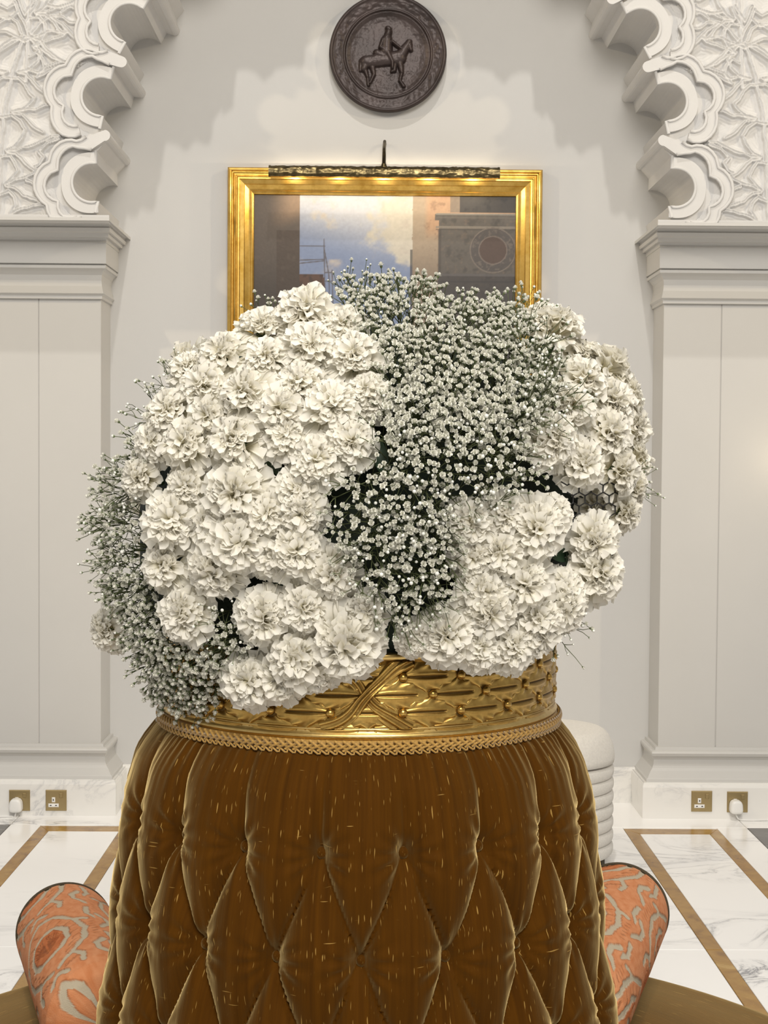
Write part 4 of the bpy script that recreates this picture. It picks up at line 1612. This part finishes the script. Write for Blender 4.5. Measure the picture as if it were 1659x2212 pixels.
LEFT = [(662, 672, 132), (566, 694, 105), (673, 745, 118), (765, 765, 118), (570, 765, 104), (474, 762, 112), (404, 782, 88), (737, 694, 92), (437, 832, 112), (526, 848, 122),
        (643, 820, 108), (717, 872, 128), (785, 832, 92), (603, 884, 118), (360, 882, 118), (397, 957, 118), (323, 955, 100), (500, 945, 128), (616, 934, 100), (761, 953, 112), (680, 990, 116),
        (290, 1030, 92), (392, 1052, 92), (508, 1068, 138), (647, 1062, 100), (372, 1124, 128), (517, 1170, 146), (641, 1190, 120), (650, 1112, 108), (346, 1222, 110),
        (455, 1240, 122), (394, 1328, 124), (566, 1338, 124), (654, 1318, 110), (716, 1250, 108), (744, 1395, 158), (636, 1426, 128), (786, 1322, 92), (536, 1474, 116), (604, 1466, 108),
        (218, 1362, 92), (678, 1460, 100), (518, 1008, 88), (440, 1140, 104), (575, 1110, 110), (815, 862, 80), (440, 900, 100), (590, 1205, 100)]
RIGHT = [(1200, 709, 128), (1259, 762, 92), (1322, 797, 114), (1258, 822, 124), (1322, 872, 126), (1370, 850, 92), (1240, 872, 108), (1200, 947, 128), (1322, 938, 112), (1384, 922, 92),
         (1264, 1006, 106), (1350, 1022, 110), (1390, 985, 84), (1366, 1112, 84), (1178, 684, 92), (1208, 1104, 88), (1015, 1126, 108), (1160, 1146, 138), (1286, 1176, 112), (1078, 1200, 112),
         (1130, 1262, 128), (1050, 1278, 112), (1222, 1268, 104), (1294, 1238, 128), (1059, 1330, 120), (966, 1378, 122), (1114, 1398, 112), (1044, 1400, 104), (1161, 1340, 118), (1217, 1318, 116),
         (1170, 1374, 108), (1020, 1206, 92), (920, 1374, 78), (892, 1395, 66), (1096, 1112, 100), (1382, 1060, 84), (1298, 720 + 40, 70)]
ORD = ['first', 'second', 'third', 'fourth', 'fifth', 'sixth', 'seventh', 'eighth', 'ninth', 'tenth', 'eleventh', 'twelfth', 'thirteenth', 'fourteenth']
special = {(662, 672): 'large white carnation highest on the left, right under the gilt frame',
           (218, 1362): 'lone pinkish white carnation low at the far left behind baby\'s breath',
           (744, 1395): 'largest white carnation hanging over the brass crown beside crossed ribbons',
           (290, 1030): 'white carnation at the left edge of the bouquet beside left baby\'s breath',
           (892, 1395): 'smallest white carnation just above the brass rim below baby\'s breath',
           (1200, 709): 'white carnation highest on the right, half behind baby\'s breath',
           (1286, 1176): 'white carnation with open heart just under the black wire netting'}
carn_sites = []


def place_carnation(px, py, dpx, label, group, i, site=None):
    p, n = site or on_mound(px, py)
    rnd = random.Random(i * 17 + 3)
    n = (n + Vector((0, -0.25, 0.05)) + Vector((rnd.uniform(-1, 1), rnd.uniform(-1, 1), rnd.uniform(-1, 1))) * 0.40).normalized()
    size = dpx * p.y / FPX / 0.076
    base = p - n * 0.028
    t = thing('carnation', label, 'carnation', base, group)
    t.rotation_mode = 'QUATERNION'
    q = n.to_track_quat('Z', 'Y')
    t.rotation_quaternion = q @ Matrix.Rotation(rnd.random() * 6.28, 4, 'Z').to_quaternion()
    t.scale = (size, size, size * rnd.uniform(0.95, 1.1))
    for nm, me_, m_, kind in variants[i % len(variants)]:
        o = put(nm, me_, t)
        o.matrix_local = m_
        if kind:
            o['kind'] = kind
    carn_sites.append((px, py, dpx))


def flank(s, k, z):
    a = math.radians(14 + 9 * (k % 2))
    kz = math.sqrt(max(0.05, 1 - (z / (RZ if z > 0 else RZL)) ** (2 if z > 0 else 4)))
    p = Vector((BX + s * RX * 0.87 * kz * math.cos(a), CY + RY * 0.90 * kz * math.sin(a), BZ + z))
    n = Vector((s * math.cos(a) / RX, math.sin(a) / RY, z / RZ / RZ * 0.4)).normalized()
    return p, n


idx = 0
for lst, side, grp in ((LEFT, 'left', 'carnations in the left mass of the bouquet'), (RIGHT, 'right', 'carnations in the right mass of the bouquet')):
    order = sorted(lst, key=lambda q: q[1])
    tiers = [order[k:k + 6] for k in range(0, len(order), 6)]
    for ti, tier in enumerate(tiers):
        for xi, q in enumerate(sorted(tier)):
            lab = special.get((q[0], q[1])) or 'white carnation %s from the left in the %s tier down of the %s mass' % (ORD[xi], ORD[ti], side)
            place_carnation(*q, lab, grp, idx)
            idx += 1


place_carnation(0, 0, 96, 'shaded white carnation deep in the gap behind the lower black wire netting', 'carnations in the right mass of the bouquet', idx, (on_mound(1306, 1096, -0.040)))
idx += 1
for s in (-1, 1):
    for k, z in enumerate((0.20, 0.10, 0.0, -0.10)):
        place_carnation(0, 0, 108, 'white carnation at the far %s flank of the bouquet, %s from the top' % ('left' if s < 0 else 'right', ORD[k]), 'carnations on the flanks of the bouquet', idx, flank(s, k, z))
        idx += 1


# ---- baby's breath
def floret_mesh(seed):
    rnd = random.Random(seed)
    V, F, C = [], [], []
    for ring, (n, el, L) in enumerate(((6, 0.38, 0.0046), (6, 0.80, 0.0046), (5, 1.15, 0.0043), (3, 1.42, 0.0040))):
        for k in range(n):
            az = 2 * PI * (k + rnd.uniform(-.2, .2)) / n + ring
            w = L * 0.62
            o_ = len(V)
            loc_ = [(0, 0, 0), (L * 0.55, -w * 0.55, L * 0.10), (L * 0.6, 0, -L * 0.04), (L * 0.55, w * 0.55, L * 0.10), (L, -w * 0.45, L * 0.22), (L * 1.02, 0, L * 0.05), (L, w * 0.45, L * 0.22)]
            m = Matrix.Rotation(az, 4, 'Z') @ Matrix.Translation((0, 0, 0.0006 * ring)) @ Matrix.Rotation(-el - rnd.uniform(-.15, .15), 4, 'Y')
            V += [m @ Vector(q) for q in loc_]
            F += [tuple(i + o_ for i in q) for q in ((0, 2, 1), (0, 3, 2), (1, 2, 5, 4), (2, 3, 6, 5))]
            sh = 1 - 0.05 * (ring == 3)
            C += [(0.68, 0.72, 0.58)] + [(0.88 * sh, 0.87 * sh, 0.79 * sh)] * 6
    v, f = lathe([(0.0006, -0.0035), (0.0016, -0.0025), (0.0021, 0.0)], 0, 0, 6)
    o_ = len(V)
    V += [Vector(q) for q in v]
    F += [tuple(i + o_ for i in q) for q in f]
    C += [(0.16, 0.20, 0.09)] * len(v)
    return mesh('floret', V, F, MAT['floret'], attr=('Col', np.array(C)))


def bud_mesh():
    v, f = lathe([(0.0004, -0.0034), (0.0016, -0.0024), (0.0025, -0.0006), (0.0027, 0.0008), (0.0021, 0.0025), (0.0008, 0.0033), (0.0, 0.0034)], 0, 0, 8)
    C = [(0.20, 0.25, 0.12) if q[2] < -0.0005 else (0.84, 0.84, 0.78) for q in v]
    return mesh('bud', v, f, MAT['floret'], attr=('Col', np.array(C)))


florets = [floret_mesh(k) for k in range(4)]
bud = bud_mesh()


def make_spray(seed, n_main, spread, length, nfl, p_bud, top_only=0.0):
    """branching stems from the origin along +z; returns stem mesh and blossom placements"""
    rnd = random.Random(seed)
    tubes, tips = [], []
    for a in range(n_main):
        az = 2 * PI * (a + rnd.uniform(-.3, .3)) / n_main
        tilt = spread * math.sqrt((a + 0.5) / n_main) * rnd.uniform(0.7, 1.15)
        d = Vector((math.sin(tilt) * math.cos(az), math.sin(tilt) * math.sin(az), math.cos(tilt)))
        h0 = length * rnd.uniform(0.50, 0.68)
        mid_ = d * h0 + Vector((rnd.uniform(-1, 1), rnd.uniform(-1, 1), 0)) * 0.004
        tubes.append(tube([Vector((0, 0, 0)), mid_ * 0.5 + Vector((0, 0, 0.004)), mid_], [0.0009, 0.0008, 0.0007], 4, caps=False))
        nb = max(2, round(nfl / n_main))
        for b in range(nb):
            d2 = (d + Vector((rnd.uniform(-1, 1), rnd.uniform(-1, 1), rnd.uniform(-0.5, 0.9))) * 0.75).normalized()
            st = mid_ * rnd.uniform(0.78, 1.0)
            ln = length * rnd.uniform(0.20, 0.46)
            end = st + d2 * ln
            knee = st + d2 * ln * 0.5 + Vector((rnd.uniform(-1, 1), rnd.uniform(-1, 1), rnd.uniform(-1, 1))) * 0.003
            tubes.append(tube([st, knee, end], [0.0008, 0.00062, 0.0005], 4, caps=False))
            tips.append((end, (d2 + Vector((0, 0, 0.5))).normalized(), rnd.random() < p_bud, rnd.uniform(0.72, 1.22), rnd.randrange(4), rnd.random() * 6.28))
    v, f = join(*tubes)
    return mesh('stem', v, f, MAT['stem']), tips


dense = [make_spray(200 + k, 7, 0.66, 0.084, 26, 0.08) for k in range(6)]
loose = [make_spray(300 + k, 6, 0.62, 0.092, 20, 0.22) for k in range(5)]
wispy = [make_spray(400 + k, 6, 0.60, 0.105, 17, 0.55) for k in range(5)]


def place_spray(px, py, spray, label, group, i, push=0.0, sink=0.075, scale=1.0, droop=0.0):
    rnd = random.Random(i * 29 + 1)
    p, n = on_mound(px, py, push)
    n = (n + Vector((rnd.uniform(-1, 1), rnd.uniform(-1, 1), rnd.uniform(-1, 1))) * 0.22 + Vector((0, -0.10, -droop))).normalized()
    t = thing('babys_breath_spray', label, 'flower spray', p - n * sink * scale, group)
    t.rotation_mode = 'QUATERNION'
    t.rotation_quaternion = n.to_track_quat('Z', 'Y') @ Matrix.Rotation(rnd.random() * 6.28, 4, 'Z').to_quaternion()
    t.scale = (scale,) * 3
    st, tips = spray
    put('stem', st, t)
    for end, d, isb, sc_, var, rot in tips:
        o = put('bud' if isb else 'floret', bud if isb else florets[var], t)
        o.location = end
        o.rotation_mode = 'QUATERNION'
        o.rotation_quaternion = d.to_track_quat('Z', 'Y') @ Matrix.Rotation(rot, 4, 'Z').to_quaternion()
        o.scale = (sc_,) * 3


def inside(poly, x, y):
    c_ = False
    n = len(poly)
    for i in range(n):
        (x1, y1), (x2, y2) = poly[i], poly[(i + 1) % n]
        if (y1 > y) != (y2 > y) and x < (x2 - x1) * (y - y1) / (y2 - y1) + x1:
            c_ = not c_
    return c_


def sample(poly, step, seed):
    rnd = random.Random(seed)
    xs = [q[0] for q in poly]
    ys = [q[1] for q in poly]
    out = []
    y = min(ys) + step * 0.3
    r_ = 0
    while y < max(ys):
        x = min(xs) + (step / 2 if r_ % 2 else 0)
        while x < max(xs):
            q = (x + rnd.uniform(-.25, .25) * step, y + rnd.uniform(-.25, .25) * step)
            if inside(poly, *q):
                out.append(q)
            x += step
        y += step * 0.87
        r_ += 1
    return out


CROWN_TOP = [(742, 628), (795, 590), (880, 578), (960, 592), (1020, 586), (1062, 622), (1150, 646), (1185, 700), (1205, 770), (1215, 830), (1180, 890), (1130, 930), (1000, 930), (850, 920), (850, 850), (835, 770), (790, 720), (750, 690)]
MIDDLE = [(850, 920), (1130, 930), (1185, 990), (1180, 1060), (1060, 1090), (990, 1090), (960, 1140), (940, 1180), (730, 1180), (720, 1120), (710, 1070), (770, 1030), (830, 980)]
LOWER = [(735, 1180), (985, 1130), (992, 1200), (975, 1280), (920, 1340), (880, 1385), (835, 1375), (825, 1310), (780, 1250)]
LEFT_UP = [(285, 905), (290, 985), (240, 1020), (265, 1090), (290, 1180), (295, 1250), (215, 1290), (185, 1180), (165, 1090), (200, 1010), (240, 960)]
LEFT_LOW = [(215, 1290), (300, 1250), (330, 1320), (365, 1405), (450, 1410), (520, 1385), (540, 1415), (480, 1450), (470, 1500), (440, 1575), (395, 1600), (330, 1525), (285, 1440), (245, 1360)]
si = 0
for poly, step, lib, look, where, grp, push, droop in (
        (CROWN_TOP, 43, dense, 'dense', 'the top centre', 'baby\'s breath sprays at the top centre', 0.012, -0.15),
        (MIDDLE, 52, loose, 'open', 'the dark middle', 'baby\'s breath sprays in the middle', 0.022, 0.0),
        (LOWER, 48, loose, 'hanging', 'the lower centre', 'baby\'s breath sprays above the brass crown', 0.022, 0.25),
        (LEFT_UP, 44, [wispy[0], dense[1], wispy[2], dense[3], dense[5]], 'wispy', 'the left edge', 'baby\'s breath sprays on the left edge', 0.0, 0.0),
        (LEFT_LOW, 39, dense, 'trailing', 'the lower left', 'baby\'s breath sprays at the lower left', 0.0, 0.2)):
    spots = sorted(sample(poly, step, si + 5), key=lambda q: q[1])
    per = 8 if len(spots) > 50 else 5
    for r_ in range(0, len(spots), per):
        for xi, q in enumerate(sorted(spots[r_:r_ + per])):
            lab = '%s baby\'s breath spray %s from left in the %s row of %s' % (look, ORD[xi], ORD[r_ // per], where)
            place_spray(q[0], q[1], lib[si % len(lib)], lab, grp, si, push, 0.072, 0.92, droop)
            si += 1
for xi, q in enumerate(sorted(sample([(1150, 690), (1225, 740), (1250, 850), (1195, 915), (1150, 900)], 52, 77), key=lambda q: q[1])):
    place_spray(q[0], q[1], wispy[si % len(wispy)], 'thin baby\'s breath spray over the upper right carnations, %s from the top' % ORD[xi], 'wispy sprays over the right carnations', si, 0.030, 0.075, 0.92)
    si += 1
for xi, q in enumerate(sorted(((372, 1560), (410, 1585), (440, 1570), (395, 1530), (350, 1520)))):
    place_spray(q[0], q[1], dense[si % len(dense)], 'baby\'s breath spray trailing down to the velvet, %s from left of those lowest' % ORD[xi], 'lowest trailing sprays at the left', si, 0.0, 0.080, 0.85, 0.45)
    si += 1
# single sprigs that peek out elsewhere
for px, py, lab in ((1392, 1050, 'small sprig of baby\'s breath at the right edge behind carnations'), (1225, 1372, 'small sprig of baby\'s breath hanging low right above the cream pouf'),
                    (566, 664, 'small sprig of baby\'s breath behind the topmost left carnations'), (360, 800, 'small sprig of baby\'s breath beside the upper left carnations'),
                    (1165, 655, 'sprig of baby\'s breath crossing the right rail of the gilt frame'), (760, 600, 'leftmost sprig of baby\'s breath on top, against the painted sky'),
                    (300, 880, 'highest sprig of baby\'s breath on the left edge'),
                    (468, 1335, 'sprig of baby\'s breath in the gap right of the lower left carnation'), (492, 1372, 'sprig of baby\'s breath just above the lowest left carnations')):
    place_spray(px, py, wispy[si % len(wispy)], lab, None, si, 0.0, 0.070, 0.75)
    si += 1

# ---- dark leaves in the gaps
for k, (px, py, lab) in enumerate(((588, 992, 'dark green leaf in the black gap of the left carnations'), (345, 1012, 'dark green leaf beside the leftmost carnation'), (1205, 1196, 'dark green leaf in the gap right of the lower carnations'),
                                   (1228, 1214, 'dark green leaf tip beside the gap under the wire netting'), (712, 1336, 'dark green leaf left of the largest hanging carnation'), (606, 1268, 'dark green leaf in the gap below the big left carnations'),
                                   (820, 985, 'dark green leaf between left carnations and baby\'s breath'))):
    p, n = on_mound(px, py, -0.035)
    V = []
    rnd = random.Random(k)
    for i in range(9):
        s_ = i / 8
        for j in (-2, -1, 0, 1, 2):
            w_ = 0.011 * math.sin(PI * min(1, s_ * 0.95 + 0.05)) ** 0.7
            V.append((s_ * 0.06 - 0.03, j / 2 * w_, 0.004 * abs(j) / 2 - 0.02 * (s_ - 0.4) ** 2))
    q = n.to_track_quat('Z', 'Y') @ Matrix.Rotation(rnd.random() * 6.28, 4, 'Z').to_quaternion()
    o = put('leaf_blade', mesh('leaf_blade', V, grid_faces(9, 5), MAT['leaf']))
    o.location = p
    o.rotation_mode = 'QUATERNION'
    o.rotation_quaternion = q
    tag(o, lab, 'leaf')
